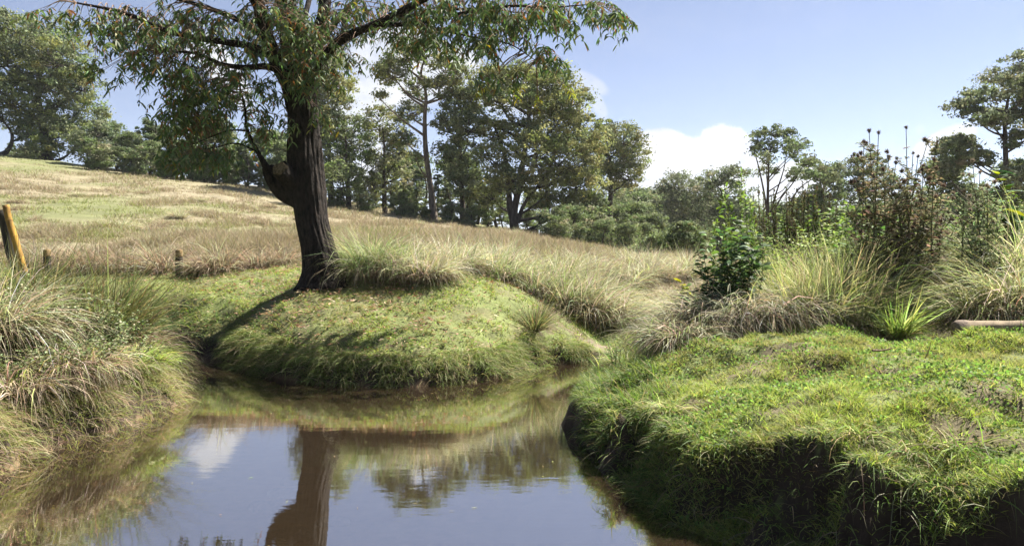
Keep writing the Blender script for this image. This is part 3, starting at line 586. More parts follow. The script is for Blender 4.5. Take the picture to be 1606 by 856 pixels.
mb = MB(); tube(mb, [sp_[2] - (sp_[2] - sp_[1]) * .08, sp_[2] + (sp_[2] - sp_[1]) * .06], np.array([11.8, 10]) * K_, bc, 30, 1, .2, .05, 14, cap=True); mb.build('sawn_face', M_stubcut, st_)
limbs = MB(); LP = []
def limb(pts, radpx, seg=14):
    P = [T(*q_) for q_ in pts]; r_ = np.array(radpx) * K_; tube(limbs, P, r_, bc, seg, 7, .12, .05, len(LP)); LP.append(catmull(P, 7))
limb([(466, 165), (452, 128, 14.3), (435, 95, 14.1), (418, 55, 13.9), (400, -10, 13.6), (370, -90, 13.2)], [17, 13, 12, 10, 8, 4], 24)
limb([(470, 150), (462, 100, 14.5), (454, 50, 14.6), (450, -10, 14.6), (440, -90, 14.7), (430, -200, 14.7)], [18, 17, 15, 12, 8, 3], 24)
limb([(478, 160), (487, 115, 14.6), (497, 70, 14.8), (508, 20, 15), (515, -50, 15.2), (520, -150, 15.3)], [16, 14, 12, 10, 7, 3], 24)
limb([(488, 115, 14.6), (505, 92, 14.5), (528, 68, 14.3), (560, 50, 14.1), (591, 38, 14), (645, 10, 13.7), (690, -12, 13.4), (760, -30, 13)], [8, 8, 7.5, 6.5, 6, 5, 4, 2], 16)
limb([(591, 40, 14), (640, 38, 14), (670, 34, 14), (730, 20, 13.8), (800, 10, 13.6), (860, 12, 13.4), (920, 8, 13.2)], [4, 3.6, 3, 2.4, 2, 1.4, .8], 10)
limb([(620, 28, 13.9), (670, 22, 14.1), (740, 14, 14.4), (830, 22, 14.8)], [2.6, 2, 1.6, .8], 8)
limb([(660, 38, 14), (700, 50, 13.8), (750, 60, 13.7), (800, 70, 13.6), (840, 95, 13.5)], [1.8, 1.5, 1.1, .9, .5], 8)
limb([(435, 95, 14.1), (400, 75, 13.8), (350, 66, 13.5), (273, 52, 13), (196, 21, 12.6), (120, 5, 12.3)], [7, 5.5, 4.6, 3.6, 2.5, 1.2], 12)
limb([(458, 118, 14.4), (420, 105, 14), (382, 106, 13.7), (345, 100, 13.5), (310, 85, 13.4), (260, 80, 13)], [6, 5, 4, 3, 2, 1], 12)
limb([(418, 60, 13.9), (370, 30, 14.2), (310, 8, 14.5), (240, -10, 14.7), (150, -20, 15)], [5, 4, 3.2, 2.2, 1], 12)
limb([(412, 30, 13.8), (380, -20, 13.2), (320, -60, 12.8), (230, -70, 12.5)], [5, 4, 3, 1.2], 10)
limb([(420, 266, 14.4), (404, 238, 14.3), (388, 205, 14.2), (384, 170, 14.1), (375, 130, 14)], [6, 3.4, 2.6, 1.8, 1], 10)
limb([(388, 205, 14.2), (360, 205, 14), (330, 215, 13.9), (300, 228, 13.8)], [1.6, 1.2, .9, .5], 6)
limb([(404, 238, 14.3), (370, 225, 13.9), (335, 232, 13.7), (300, 235, 13.6)], [1.6, 1.2, .9, .5], 6)
limb([(497, 70, 14.8), (540, 20, 15.4), (600, -40, 16), (650, -100, 16.3)], [6, 5, 4, 2], 10)
limb([(462, 95, 14.5), (475, 40, 15.5), (490, -40, 16.2), (480, -140, 16.6)], [6, 5, 4, 2], 10)
limbs.build('limbs', M_bark, hero, True)
ALLP = np.vstack(LP)
LV = [(.075, .115, .038), (.095, .14, .042), (.065, .10, .038), (.11, .15, .05), (.05, .08, .03)]
LVY = LV * 5 + [(.20, .17, .03), (.16, .08, .03), (.22, .10, .04)]
twg = MB(); lvs = MB()
def sprays(px, py, rx, ry, D, rd, n, cols=LVY, tl=.55, nl=18, ls=.15, drop=1.0):
    d = rng.normal(0, 1, (n, 3)); d /= np.linalg.norm(d, axis=1)[:, None]; d *= rng.uniform(0, 1, (n, 1)) ** .4
    for a_ in d:
        s = T(px + a_[0] * rx, py + a_[2] * ry, D + a_[1] * rd)
        near = ALLP[np.argmin(np.linalg.norm((ALLP - s) * [1, 1, 1.2], axis=1))]
        g_ = s - near; gl_ = np.linalg.norm(g_)
        if gl_ > .1: tube(twg, [near, near + g_ * .5 + np.array([0, 0, .12 * gl_]), s], [.008 + .003 * gl_, .007, .004], (.1, .1, .1), 4, 3)
        hd = math.atan2(g_[1], g_[0]) + rng.normal(0, .8); L_ = tl * rng.uniform(.6, 1.4); e0 = rng.uniform(-.5, .4); e1 = -rng.uniform(.9, 1.5) * drop
        tt = np.linspace(0, 1, 7); e = e0 + (e1 - e0) * tt; h_ = np.array([math.cos(hd), math.sin(hd), 0])
        P = np.vstack([s, s + np.cumsum([(h_ * math.cos(q_) + np.array([0, 0, math.sin(q_)])) * L_ / 6 for q_ in e[1:]], 0)])
        tube(twg, P, np.linspace(.004, .0015, 7), (.1, .1, .1), 3, 1)
        m_ = int(nl * rng.uniform(.7, 1.3)); k_ = rng.uniform(.1, 1, m_) * 6; i0 = np.minimum(k_.astype(int), 5); fr_ = (k_ - i0)[:, None]
        rt = P[i0] * (1 - fr_) + P[i0 + 1] * fr_
        blades(lvs, rt, rng.uniform(0, 2 * PI, m_), ls * rng.uniform(.6, 1.35, m_), ls * .19 * rng.uniform(.8, 1.3, m_), rng.uniform(-.9, .1, m_), -rng.uniform(1.0, 1.6, m_), pick(cols, m_, .25), 3, 1.2, True)
# left drooping masses
for a_ in [(q_[0], q_[1], q_[2] * 1.08, q_[3] * 1.08, q_[4], q_[5], int(q_[6] * (.66 if q_[0] < 420 else .88))) for q_ in [(110, 10, 45, 14, 12.6, .8, 18), (170, 30, 40, 28, 12.8, .9, 40), (215, 50, 45, 38, 13, 1.0, 62), (270, 40, 45, 40, 13.4, 1.2, 70), (330, 45, 50, 40, 13.8, 1.3, 80), (390, 50, 40, 45, 14.2, 1.2, 70),
           (160, 95, 14, 25, 12.8, .5, 12), (235, 90, 30, 26, 13, .8, 34), (285, 105, 35, 26, 13.5, 1, 55), (330, 130, 40, 34, 13.8, 1, 85), (290, 160, 34, 34, 13.8, .8, 75), (350, 165, 30, 30, 14, .9, 48), (395, 140, 26, 45, 14.2, 1, 42),
           (320, 188, 30, 16, 13.9, .8, 34), (390, 205, 20, 22, 14.2, .6, 22), (415, 190, 16, 20, 14.1, .6, 16), (300, 228, 34, 10, 13.7, .6, 30), (335, 238, 26, 12, 13.7, .6, 26), (305, 248, 26, 10, 13.6, .5, 18),
           (440, 20, 45, 45, 14, 1.3, 75), (470, 70, 36, 50, 13.9, .8, 60), (500, 100, 26, 40, 13.9, .7, 26), (455, 130, 30, 30, 13.8, .5, 22), (515, 40, 30, 35, 14.5, 1.2, 36), (490, 160, 16, 26, 14.0, .3, 9), (545, 75, 18, 24, 14.1, .7, 12),
           # right limb
           (560, 15, 45, 30, 14.6, 1.4, 44), (620, 20, 40, 26, 14.3, 1.2, 34), (620, 55, 40, 14, 14.0, .7, 16), (680, 10, 45, 22, 14, 1.2, 48), (700, 50, 40, 20, 13.8, .8, 28), (750, 15, 45, 24, 13.8, 1.2, 52), (770, 62, 36, 18, 13.6, .6, 24), (820, 20, 40, 24, 13.6, 1.1, 44),
           (845, 80, 22, 22, 13.5, .5, 16), (875, 15, 35, 24, 13.4, 1, 34), (930, 12, 30, 22, 13.2, .8, 22), (770, 110, 16, 12, 13.5, .4, 5), (660, 60, 10, 14, 14, .3, 5), (960, 20, 14, 16, 13.1, .4, 7), (812, 110, 22, 12, 13.5, .4, 6),
           # crown above the frame
           (430, -90, 130, 70, 14.6, 2.0, 110), (620, -60, 110, 40, 14.8, 1.8, 70), (250, -50, 130, 35, 13.6, 1.6, 70), (470, -180, 90, 50, 15.2, 1.6, 55), (780, -25, 110, 18, 13.6, 1.2, 40)]]:
    sprays(*a_, **({'ls': .17} if a_[0] > 640 else {}))
# yellow hanging tips
for px, py in [(762, 170), (815, 168), (842, 178), (882, 165)]: sprays(px, py - 30, 5, 6, 13.6, .1, 2, [(.30, .26, .03), (.22, .24, .04)], .3, 14, .13)
twg.build('twigs', M_twig, hero, True); lvs.build('crown', M_leaf, hero)

# ------------------------------------------------------------------ lawns and field grass (uncountable)
def scatter(n, x0, x1, y0, y1, dens):
    """n points, accepted by dens(x,y) in 0..1 and off the water"""
    x_ = rng.uniform(x0, x1, n); y_ = rng.uniform(y0, y1, n); ok = rng.random(n) < dens(x_, y_); x_, y_ = x_[ok], y_[ok]
    ok = (np.abs(x_ / y_) < .78); x_, y_ = x_[ok], y_[ok]
    d_ = sdl(x_, y_); ok = d_ > .03; return x_[ok], y_[ok], d_[ok]
def mudmask(x, y): return np.clip(np.exp(-((x - 2.15) / .6) ** 2 - ((y - 14.1) / .3) ** 2) * 1.1, 0, .9)
LAWN = [(.25, .31, .07), (.29, .34, .085), (.21, .27, .06), (.32, .33, .12), (.15, .19, .045)]
mb = MB()
x_, y_, d_ = scatter(3300000, -13, 10, 3.4, 18, lambda x, y: np.clip(52 / y ** 2, 0, 1) * ss(18, 16.3, y) * (1 - mudmask(x, y)) * (.35 + .65 * ss(.3, .45, fbm(x, y, .5, 4))) * (1 - (.3 + .3 * (x > .5)) * ss(.54, .6, fbm(x, y, .6, 61))))
z_ = H(x_, y_); n_ = len(x_); print('lawn blades', n_)
patch = fbm(x_, y_, 1.1, 7); patch2 = fbm(x_, y_, .35, 11) * .45 + fbm(x_, y_, .13, 12) * .55; tall = ss(.44, .6, patch2); kp_ = rng.random(n_) < .45 + .55 * ss(.36, .5, patch2); x_, y_, z_, patch, patch2, tall = (q_[kp_] for q_ in (x_, y_, z_, patch, patch2, tall)); n_ = len(x_)
c = pick(LAWN, n_, .24) * (.72 + .5 * fbm(x_, y_, .22, 19)[:, None]); k = ss(.5, .64, patch)[:, None] * .55; c = c * (1 - k) + pick([(.24, .21, .09), (.20, .20, .07)], n_, .15) * k
k = (rng.random(n_) < .07)[:, None]; c = np.where(k, pick([(.34, .27, .15), (.30, .25, .12)], n_, .15), c)
blades(mb, np.column_stack([x_, y_, z_ - .01]), rng.uniform(0, 2 * PI, n_), (.022 + .06 * tall + .02 * rng.random(n_)) * (1 + .25 * (y_ < 8)), .0035 + .0005 * y_ * rng.uniform(.5, 1.2, n_), rng.uniform(.25, 1.35, n_), rng.uniform(-.5, .9, n_), c, 2, .7)
tag(mb.build('lawn_grass', M_grass), 'short bright green cropped grass over the banks and the mound', 'grass', kind='stuff')

# small broad leaves among the grass and fallen leaves
mb = MB(); x_, y_, d_ = scatter(260000, -9, 8, 3.4, 16.5, lambda x, y: np.clip(40 / y ** 2, 0, 1) * ss(.48, .58, fbm(x, y, .8, 21)) * (1 - mudmask(x, y)))
z_ = H(x_, y_) + .035 + rng.random(len(x_)) * .03; diamonds(mb, np.column_stack([x_, y_, z_]), rng.uniform(.015, .035, len(x_)), pick([(.15, .23, .06), (.19, .27, .07), (.11, .17, .05)], len(x_), .2), .8, .2)
tag(mb.build('clover_leaves', M_grass), 'low clover and small weeds spread through the lawn', 'clover', kind='stuff')
mb = MB(); x_, y_, d_ = scatter(60000, -9, 1.5, 11, 16.8, lambda x, y: .14 * np.exp(-((x + 3.5) / 3.4) ** 2) + .008)
z_ = H(x_, y_) + .045 + rng.random(len(x_)) * .02; n_ = len(x_)
blades(mb, np.column_stack([x_, y_, z_]), rng.uniform(0, 6.28, n_), rng.uniform(.06, .12, n_), rng.uniform(.016, .028, n_), rng.normal(0, .25, n_), rng.normal(0, .4, n_), pick([(.26, .13, .08), (.32, .22, .14), (.20, .10, .06), (.40, .30, .2)], n_, .2), 2, .6, True)
tag(mb.build('fallen_leaves', M_dry), 'dry brown fallen leaves scattered over the mound under the tree', 'leaf litter', kind='stuff')

mb = MB(); n_ = 60; x_ = rng.uniform(-4, .7, n_); y_ = rng.uniform(4.6, 11.5, n_); k = sdf(x_, y_) < -.15; x_, y_ = x_[k], y_[k]; n_ = len(x_)
blades(mb, np.column_stack([x_, y_, np.full(n_, .006)]), rng.uniform(0, 6.28, n_), rng.uniform(.02, .06, n_), rng.uniform(.006, .012, n_), 0, 0, pick([(.25, .18, .1), (.3, .28, .12)], n_, .2), 2, .05, True)
tag(mb.build('floating_leaves', M_dry), 'few small dead leaves floating on the stream', 'leaves', kind='stuff')
# long grass hanging over the cut banks
def fringe(name, label, pts, n, L0, L1, cols, off=(.02, .2), w=(.004, .009), e0=(.3, 1.3), e1=(-1.5, -.6), spread=1.0, lift=0, gaps=0):
    P = np.asarray(pts, float); seg = np.linalg.norm(np.diff(P, axis=0), axis=1); cum_ = np.r_[0, np.cumsum(seg)]
    s = rng.uniform(0, cum_[-1], n); clump = vn(s * 3, s * 0, .5, 2); s = s[rng.random(n) < (.25 + clump if gaps == 0 else ss(gaps, gaps + .15, vn(s, s * 0, .33, 5)) + .12)]; n = len(s)
    k_ = np.clip(np.searchsorted(cum_, s) - 1, 0, len(seg) - 1); f_ = ((s - cum_[k_]) / seg[k_])[:, None]; p_ = P[k_] * (1 - f_) + P[k_ + 1] * f_
    dr = (P[k_ + 1] - P[k_]) / seg[k_][:, None]; nr = np.column_stack([-dr[:, 1], dr[:, 0]])
    q1 = p_ + nr * .1; sg = np.sign(sdf(q1[:, 0], q1[:, 1]) - sdf(p_[:, 0], p_[:, 1]))[:, None]; nr = nr * sg
    p_ = p_ + nr * rng.uniform(*off, n)[:, None]; z_ = H(p_[:, 0], p_[:, 1])
    mb = MB(); hd = np.arctan2(-nr[:, 1], -nr[:, 0]) + rng.normal(0, spread, n)
    blades(mb, np.column_stack([p_, z_ - .01 + lift]), hd, rng.uniform(L0, L1, n), rng.uniform(*w, n), rng.uniform(*e0, n), rng.uniform(*e1, n), pick(cols, n, .2), 4, .5)
    return tag(mb.build(name, M_grass), label, 'grass', kind='stuff')
FR = [(.15, .21, .045), (.20, .24, .07), (.12, .17, .04), (.34, .29, .16), (.26, .25, .10)]
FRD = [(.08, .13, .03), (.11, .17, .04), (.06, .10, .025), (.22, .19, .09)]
fringe('mound_fringe_grass', 'long grass hanging over the waterline of the tree mound', POLY[1:9], 19000, .14, .42, FR, (-.03, .4), (.005, .011), gaps=.3)
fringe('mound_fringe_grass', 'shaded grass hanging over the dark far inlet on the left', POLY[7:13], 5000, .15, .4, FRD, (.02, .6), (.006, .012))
fringe('bank_fringe_grass', 'grass spilling over the top edge of the dark right bank', LIP[34:43], 9000, .06, .18, FR + FRD, (.15, .6), (.004, .008), (.2, 1.4), (-1.3, .3))
fringe('bank_weed_grass', 'matted green weeds slumped over parts of the dark soil face', LIP[34:43], 5000, .08, .28, [(.14, .20, .05), (.2, .25, .07), (.1, .15, .04), (.32, .28, .17)], (.04, .3), (.004, .009), (-.2, 1.3), (-1.57, -.6), 1.1, gaps=.55)
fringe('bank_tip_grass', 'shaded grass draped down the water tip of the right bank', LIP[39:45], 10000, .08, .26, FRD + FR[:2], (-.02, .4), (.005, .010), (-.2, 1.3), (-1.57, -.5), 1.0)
fringe('bank_root_grass', 'thin pale roots and blades hanging down the dark soil face', LIP[34:43], 260, .2, .5, [(.30, .24, .16), (.22, .18, .12), (.10, .13, .04)], (.10, .2), (.003, .005), (-.9, .1), (-1.6, -1.3), .5)
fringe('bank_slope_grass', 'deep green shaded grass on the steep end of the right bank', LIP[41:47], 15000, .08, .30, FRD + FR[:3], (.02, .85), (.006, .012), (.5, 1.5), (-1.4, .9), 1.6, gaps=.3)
fringe('left_bank_fringe_grass', 'yellowish and brown grass hanging into the water from the left bank', POLY[17:27], 15000, .18, .5, [(.36, .28, .18), (.30, .22, .14), (.20, .24, .06), (.24, .26, .08)], (-.05, .5), (.004, .009), (.2, 1.3), (-1.5, -.8))

# field grass
mb = MB()
def field(n, y0, y1, dens_s, hgt, cols, colg, K=2):
    u_ = rng.random(n); y_ = y0 * (y1 / y0) ** u_; x_ = rng.uniform(-.76, .34, n) * y_
    dr_ = field_dry(x_, y_); tall = fbm(x_, y_, 2.2, 31); keep = rng.random(n) < (.25 + .75 * dr_) * ss(.30, .5, tall); x_, y_, dr_, tall = x_[keep], y_[keep], dr_[keep], tall[keep]
    keep = (sdf(x_, y_) > .6) | (y_ > 20); keep &= ~((x_ > 1.5) & (y_ < 17.5)); keep &= y_ > 16.6 + 1.8 * vn(x_, x_ * 0, .9, 41); x_, y_, dr_, tall = x_[keep], y_[keep], dr_[keep], tall[keep]
    m_ = 5; x2 = np.repeat(x_, m_) + rng.normal(0, .06, len(x_) * m_) * (1 + np.repeat(y_, m_) / 30); y2 = np.repeat(y_, m_) + rng.normal(0, .08, len(x_) * m_) * (1 + np.repeat(y_, m_) / 30)
    z2 = H(x2, y2); d2 = np.repeat(dr_, m_); t2 = np.repeat(tall, m_); nn = len(x2)
    cc = np.where((rng.random(nn) < d2 * .92 + .05)[:, None], pick(cols, nn, .14), pick(colg, nn, .14))
    blades(mb, np.column_stack([x2, y2, z2 - .01]), rng.uniform(0, 6.28, nn), hgt * (.35 + 1.1 * ss(.4, .7, t2) * (.3 + .7 * d2)) * rng.uniform(.5, 1.2, nn), .006 + .00045 * y2, rng.uniform(.8, 1.5, nn), rng.uniform(-.2, 1.2, nn), cc, K, .8)
DRY = [(.27, .22, .145), (.235, .19, .12), (.31, .26, .175), (.22, .19, .10)]
FG = [(.20, .22, .07), (.24, .25, .09), (.16, .19, .06)]
field(42000, 16.8, 26, 1, .42, DRY, FG); field(34000, 25, 50, 1, .40, DRY, FG); field(24000, 48, 88, 1, .34, DRY, FG)
tag(mb.build('field_grass', M_dry), 'dry straw-coloured grass covering the sloping field', 'dry grass', kind='stuff')

# ------------------------------------------------------------------ tussocks and plants (each a thing)
def tussock_mb(n, rad, Lr, cols, e0=(.9, 1.5), e1=(-1.0, .9), w=(.008, .016), K=4, bias=None, skirt=.25):
    mb = MB(); r_ = rad * np.sqrt(rng.random(n)); a_ = rng.uniform(0, 2 * PI, n)
    rt = np.column_stack([r_ * np.cos(a_), r_ * np.sin(a_), -.02 + 0 * r_]); hd = a_ + rng.normal(0, .8, n)
    if bias is not None: hd = np.where(rng.random(n) < bias[1], bias[0] + rng.normal(0, .9, n), hd)
    o_ = r_ / rad; s_ = rng.random(n) < skirt
    g_ = rng.integers(0, max(6, n // 22), n); gh = rng.normal(0, .55, n)[g_]; ge = rng.normal(0, .28, n)[g_]; gc = np.exp(rng.normal(0, .28, n))[g_]; gs = rng.uniform(.65, 1.15, n)[g_]
    gx_ = rng.normal(0, rad * .5, (n, 2))[g_]; rt[:, :2] = rt[:, :2] * .45 + gx_ * .75; a_ = np.arctan2(rt[:, 1], rt[:, 0]); hd = np.where(rng.random(n) < .5, a_, hd) + gh * .6; hd = np.where(rng.random(n) < .3, rng.uniform(0, 2 * PI, n), hd)
    Lr = (Lr[0] * gs, Lr[1] * gs)
    el0 = rng.uniform(*e0, n) * (1 - .35 * o_); el1 = rng.uniform(*e1, n) - .5 * o_
    el0 = np.clip(np.where(s_, el0 * .6, el0 + ge * .6), -1.2, 1.55); el1 = np.clip(np.where(s_, -1.3, el1 + ge * 1.5), -1.57, 1.4)
    c = np.clip(pick(cols, n, .26) * gc[:, None], 0, .75); c = np.where(s_[:, None], pick([(.20, .155, .10), (.13, .10, .06)], n, .2), c)
    blades(mb, rt, hd, rng.uniform(*Lr, n), rng.uniform(*w, n), el0, el1, c, K, .8, power=1.5); return mb
def tussock(loc, *a, label='', group=None, name='tussock', cat='tussock', mat=None, **k):
    a = (int(a[0] * .62),) + a[1:]
    if 'w' in k: k['w'] = (k['w'][0] * 1.5, k['w'][1] * 1.5)
    o = tussock_mb(*a, **k).build(name, mat or M_dry); o.location = loc; tag(o, label, cat, group); return o
PALE = [(.34, .32, .19), (.40, .36, .25), (.26, .28, .12), (.42, .37, .28)]
GRN = [(.20, .25, .09), (.26, .29, .13), (.36, .34, .21), (.15, .20, .07)]
tussock(gp(578, 14.9), 3600, .40, (.9, 1.5), GRN, label='tall green tussock of long blades right beside the dark trunk')
tussock(gp(622, 14.7), 3400, .42, (.75, 1.25), GRN + PALE, label='broad green tussock next right of the one touching the trunk')
tussock(gp(668, 14.4), 3000, .38, (.6, 1.05), PALE, label='straw-pale drooping tussock at the end of the trunkside clump', bias=(-.5, .4))
protoT = [tussock_mb(1000, .36, (.5, 1.0), PALE).build('tussock', M_dry), tussock_mb(1000, .34, (.5, 1.05), GRN + PALE).build('tussock', M_dry),
          tussock_mb(800, .30, (.4, .75), [(.29, .235, .155), (.35, .29, .20), (.24, .195, .12)], skirt=.4).build('tussock', M_dry)]
for p_ in protoT: tag(p_, 'tussock', 'tussock')
usedT = set()
def putT(k_, px, D, s, label, group, sz=None, lift=0):
    src = protoT[k_]; loc = gp(px, D) + [0, 0, lift]
    if k_ not in usedT:
        usedT.add(k_); src.location = loc; src.scale = (s, s, sz or s); src['label'] = label; src['group'] = group; return src
    return copy_thing(src, loc, rng.uniform(0, 6.28), s, label, group, sz)
G1 = 'tussocks along the crest behind the mound'
for px, D, s, k_ in [(715, 15.6, .85, 0), (745, 16.2, .9, 0), (775, 15.8, .9, 1), (805, 16.4, .9, 0), (835, 15.8, .85, 1), (700, 16.8, .8, 0), (760, 17.4, .85, 0), (820, 17.6, .9, 0), (690, 15.6, .7, 1), (860, 16.8, .95, 1), (880, 17.4, 1, 0), (790, 18.5, .8, 0), (735, 18.4, .8, 2)]:
    s *= rng.uniform(1.05, 1.45); putT(k_, px, D, s, 'greener tussock in the row along the crest behind the mound' if k_ == 1 else 'pale tussock in the row along the crest behind the mound', G1)
G2 = 'tussocks spilling down toward the muddy shore'
for px, D, s, k_ in [(868, 15.9, .95, 1), (893, 15.9, 1.05, 1), (918, 15.9, 1.1, 0), (942, 16.0, 1.1, 0), (962, 16.2, 1.05, 0), (905, 16.5, 1.1, 0), (930, 16.8, 1.15, 1), (955, 17.2, 1.1, 0), (985, 16.7, .7, 0)]:
    s *= rng.uniform(1.0, 1.35); putT(k_, px, D, s, 'greener tussock in the clump spilling down toward the muddy shore' if k_ == 1 else 'pale tussock in the clump spilling down toward the muddy shore', G2)
G3 = 'tussocks on the rise left of the right bank'
for q_, (px, D) in enumerate([(900, 18.5), (930, 18.8), (960, 19), (990, 18.8), (1015, 19.5), (1040, 19.5), (1062, 20), (1080, 21), (950, 20.5), (985, 21), (1020, 21.5), (1050, 22), (915, 20), (880, 19.5), (850, 20), (1000, 23), (965, 23), (930, 22.5), (1075, 23)]):
    putT([0, 0, 2][q_ % 3], px, D, rng.uniform(.8, 1.1), ['pale tussock on the rise beyond the muddy shore', 'pale tussock on the rise beyond the muddy shore', 'brownish tussock on the rise beyond the muddy shore'][q_ % 3], G3)
G4 = 'brown tussocks edging the lawn by the posts'
for px, D, s in [(95, 17.5, 1), (118, 17.3, 1.1), (145, 17.4, 1.1), (175, 17.3, 1.0), (200, 17.6, .9), (258, 17.3, 1.25), (322, 16.7, 1.05), (345, 16.9, 1.1), (352, 17.6, 1), (405, 17.2, .8), (425, 17.4, .9), (445, 17.6, .9), (230, 18, .9), (375, 17.9, .9), (60, 18, 1), (290, 18.2, .8)]:
    s *= rng.uniform(.9, 1.4); putT(2, px, D, s, 'brown tussock with a dark base edging the lawn by the wooden posts', G4, s)
G5 = 'tussocks scattered over the field'
for _ in range(70):
    D = 19 * (60 / 19) ** rng.random(); px = rng.uniform(0, 900)
    if abs(px - 480) < 45 and D < 20: continue
    putT(2 if rng.random() < .7 else 0, px, D, rng.uniform(.6, 1.2), 'low dry tussock scattered on the open sloping field', G5, rng.uniform(.6, .95))
# right bank
def P3(px, D, up=0): return gp(px, D) + [0, 0, up]
HANG = [(.30, .27, .19), (.37, .33, .24), (.24, .22, .15), (.20, .21, .11)]
G6 = None
tussock(P3(1105, 9.7, .30), 3600, .42, (.6, 1.15), HANG, e0=(.1, 1.4), e1=(-1.6, -.7), bias=(-2.2, .5), w=(.004, .009), label='grey dead grass tussock hanging over the bank end nearest the water')
tussock(P3(1068, 9.1, .22), 3000, .36, (.4, .95), HANG + [(.2, .24, .09)], e0=(.1, 1.4), e1=(-1.6, -.7), bias=(-2.2, .5), w=(.004, .009), label='grey-green dead grass tussock lowest on the slope to the water')
tussock(P3(1170, 9.6, .28), 3600, .45, (.6, 1.1), HANG + PALE, e0=(.1, 1.4), e1=(-1.6, -.6), bias=(-1.8, .45), w=(.004, .009), label='grey drooping tussock directly under the leafy green shrub')
tussock(P3(1225, 9.5, .2), 2200, .35, (.5, .95), PALE + HANG, e0=(.2, 1.2), e1=(-1.5, -.8), bias=(-1.8, .5), label='straw tussock with dark underside right below the leafy shrub')
YG = [(.24, .28, .10), (.30, .32, .14), (.20, .25, .07), (.42, .38, .24), (.38, .34, .2)]
for px, D, L_, lb in [(1252, 10.5, 1.05, 'tall yellow-green grass clump just right of the leafy shrub'), (1285, 9.9, 1.2, 'tall yellow-green grass clump in the middle of the right bank'), (1330, 10.1, 1.15, 'tall yellow-green grass clump left of the dry thistles')]:
    tussock(P3(px, D), 7000, .6, (.4, L_ * 1.25), YG, e0=(.9, 1.6), e1=(-.5, 1.45), w=(.003, .007), skirt=.12, label=lb, mat=M_grass)
tussock(P3(1405, 8.9), 420, .12, (.35, .75), [(.20, .27, .07), (.25, .31, .10)], e0=(1.0, 1.5), e1=(.2, 1.3), w=(.007, .013), skirt=.03, label='bright green upright grass tuft in front of the dry thistles', mat=M_grass)
for px, D, s, lb in [(1545, 9.3, 1.05, 'arching dry tussock just behind the fallen log'), (1600, 9.2, 1.15, 'arching dry tussock at the right edge behind the log'), (1575, 10.6, 1.9, 'tall pale grass clump behind the two tussocks by the log'), (1630, 10.2, 2.0, 'tall pale grass clump cut by the right edge')]:
    tussock(P3(px, D), 3800, .4, (.6 * s, 1.15 * s), PALE + YG[:2], e0=(.9, 1.5), e1=(-1.1, .4), label=lb)
for px, D, lb in [(1365, 9.6, 'dark green grass clump at the left foot of the thistles'), (1440, 9.7, 'dark green grass clump under the middle of the thistles'), (1495, 9.7, 'dark green grass clump at the right foot of the thistles')]:
    tussock(P3(px, D), 1500, .32, (.35, .8), [(.12, .18, .05), (.16, .22, .07), (.30, .28, .15)], e0=(.8, 1.5), e1=(-.8, .8), label=lb, mat=M_grass)
for px, D, lb in [(1200, 12, 'pale grass clump behind the right side of the leafy shrub'), (1260, 12.2, 'pale grass clump before the spiky hedge'), (1110, 11.2, 'light green grass clump behind the leafy shrub\'s left side'), (1320, 11.8, 'pale grass clump at the right end of the spiky hedge'), (1520, 11.6, 'pale grass clump behind the green thistle')]:
    tussock(P3(px, D), 1500, .4, (.5, 1.1), YG + PALE, e0=(.9, 1.5), e1=(-.6, 1), label=lb, mat=M_grass)
for px, D, lb in [(1010, 11.6, 'green sedge clump at the tip of the right bank'), (985, 10.6, 'shorter sedge clump at the water tip of the right bank'), (1045, 10.5, 'mixed sedge clump under the hanging dead grass')]:
    tussock(P3(px, D), 900, .28, (.25, .65), [(.16, .22, .06), (.22, .26, .09), (.30, .27, .16)], e0=(.9, 1.5), e1=(-.6, 1.1), w=(.005, .01), label=lb, mat=M_grass)
for px, D, lb in [(1350, 4.95, 'green grass tuft hanging over the dark soil face at its middle'), (1430, 4.75, 'longer grass tuft hanging over the dark soil face on the right'), (1500, 4.7, 'weedy grass tuft hanging at the right end of the soil face'), (1050, 6.6, 'thin grass tuft hanging at the left end of the dark soil face')]:
    tussock(P3(px, D), 420, .16, (.15, .5), [(.14, .20, .05), (.20, .24, .08), (.30, .26, .15)], e0=(.2, 1.3), e1=(-1.5, -.5), bias=(-1.9, .75), w=(.003, .006), skirt=.1, label=lb, mat=M_grass)
# rushes
RUSH = [(.09, .11, .04), (.12, .14, .05), (.16, .13, .06), (.20, .19, .08)]
tussock(P3(838, 13.6, .05), 600, .12, (.5, 1.0), RUSH, e0=(.8, 1.3), e1=(.5, 1.2), bias=(.45, .75), w=(.005, .009), skirt=.1, name='rush', cat='rush', label='dark leaning rush clump at the mound\'s right waterline')
for px, D, L_, lb in [(20, 9.6, 1.2, 'dark rush fan farthest left under the yellow pole'), (60, 9.3, 1.25, 'tall dark rush fan rising from the left bank'), (140, 9.8, 1.35, 'dark rush fan leaning right on the left bank'), (175, 10.2, 1.2, 'rush clump leaning over toward the dark inlet')]:
    tussock(P3(px, D), 1100, .3, (.7, L_ * 1.15), RUSH, e0=(.85, 1.5), e1=(.5, 1.3), bias=(.2, .5), w=(.008, .012), skirt=.05, name='rush', cat='rush', label=lb)
tussock(P3(205, 10.7), 1400, .3, (.4, 1.0), [(.30, .24, .16), (.24, .18, .10), (.14, .14, .06)], e0=(.2, 1.1), e1=(-.9, .1), bias=(.1, .6), name='tussock', label='brown sprawling tussock reaching right over the dark inlet')
tussock(P3(-14, 8.2, .15), 2600, .34, (.8, 1.35), [(.46, .40, .30), (.38, .32, .22), (.30, .30, .14)], e0=(.6, 1.4), e1=(-.9, .3), w=(.005, .008), label='pale straw tussock at the left frame edge before the yellow pole')
SED = [(.23, .29, .08), (.28, .32, .10), (.18, .24, .06), (.36, .34, .18)]
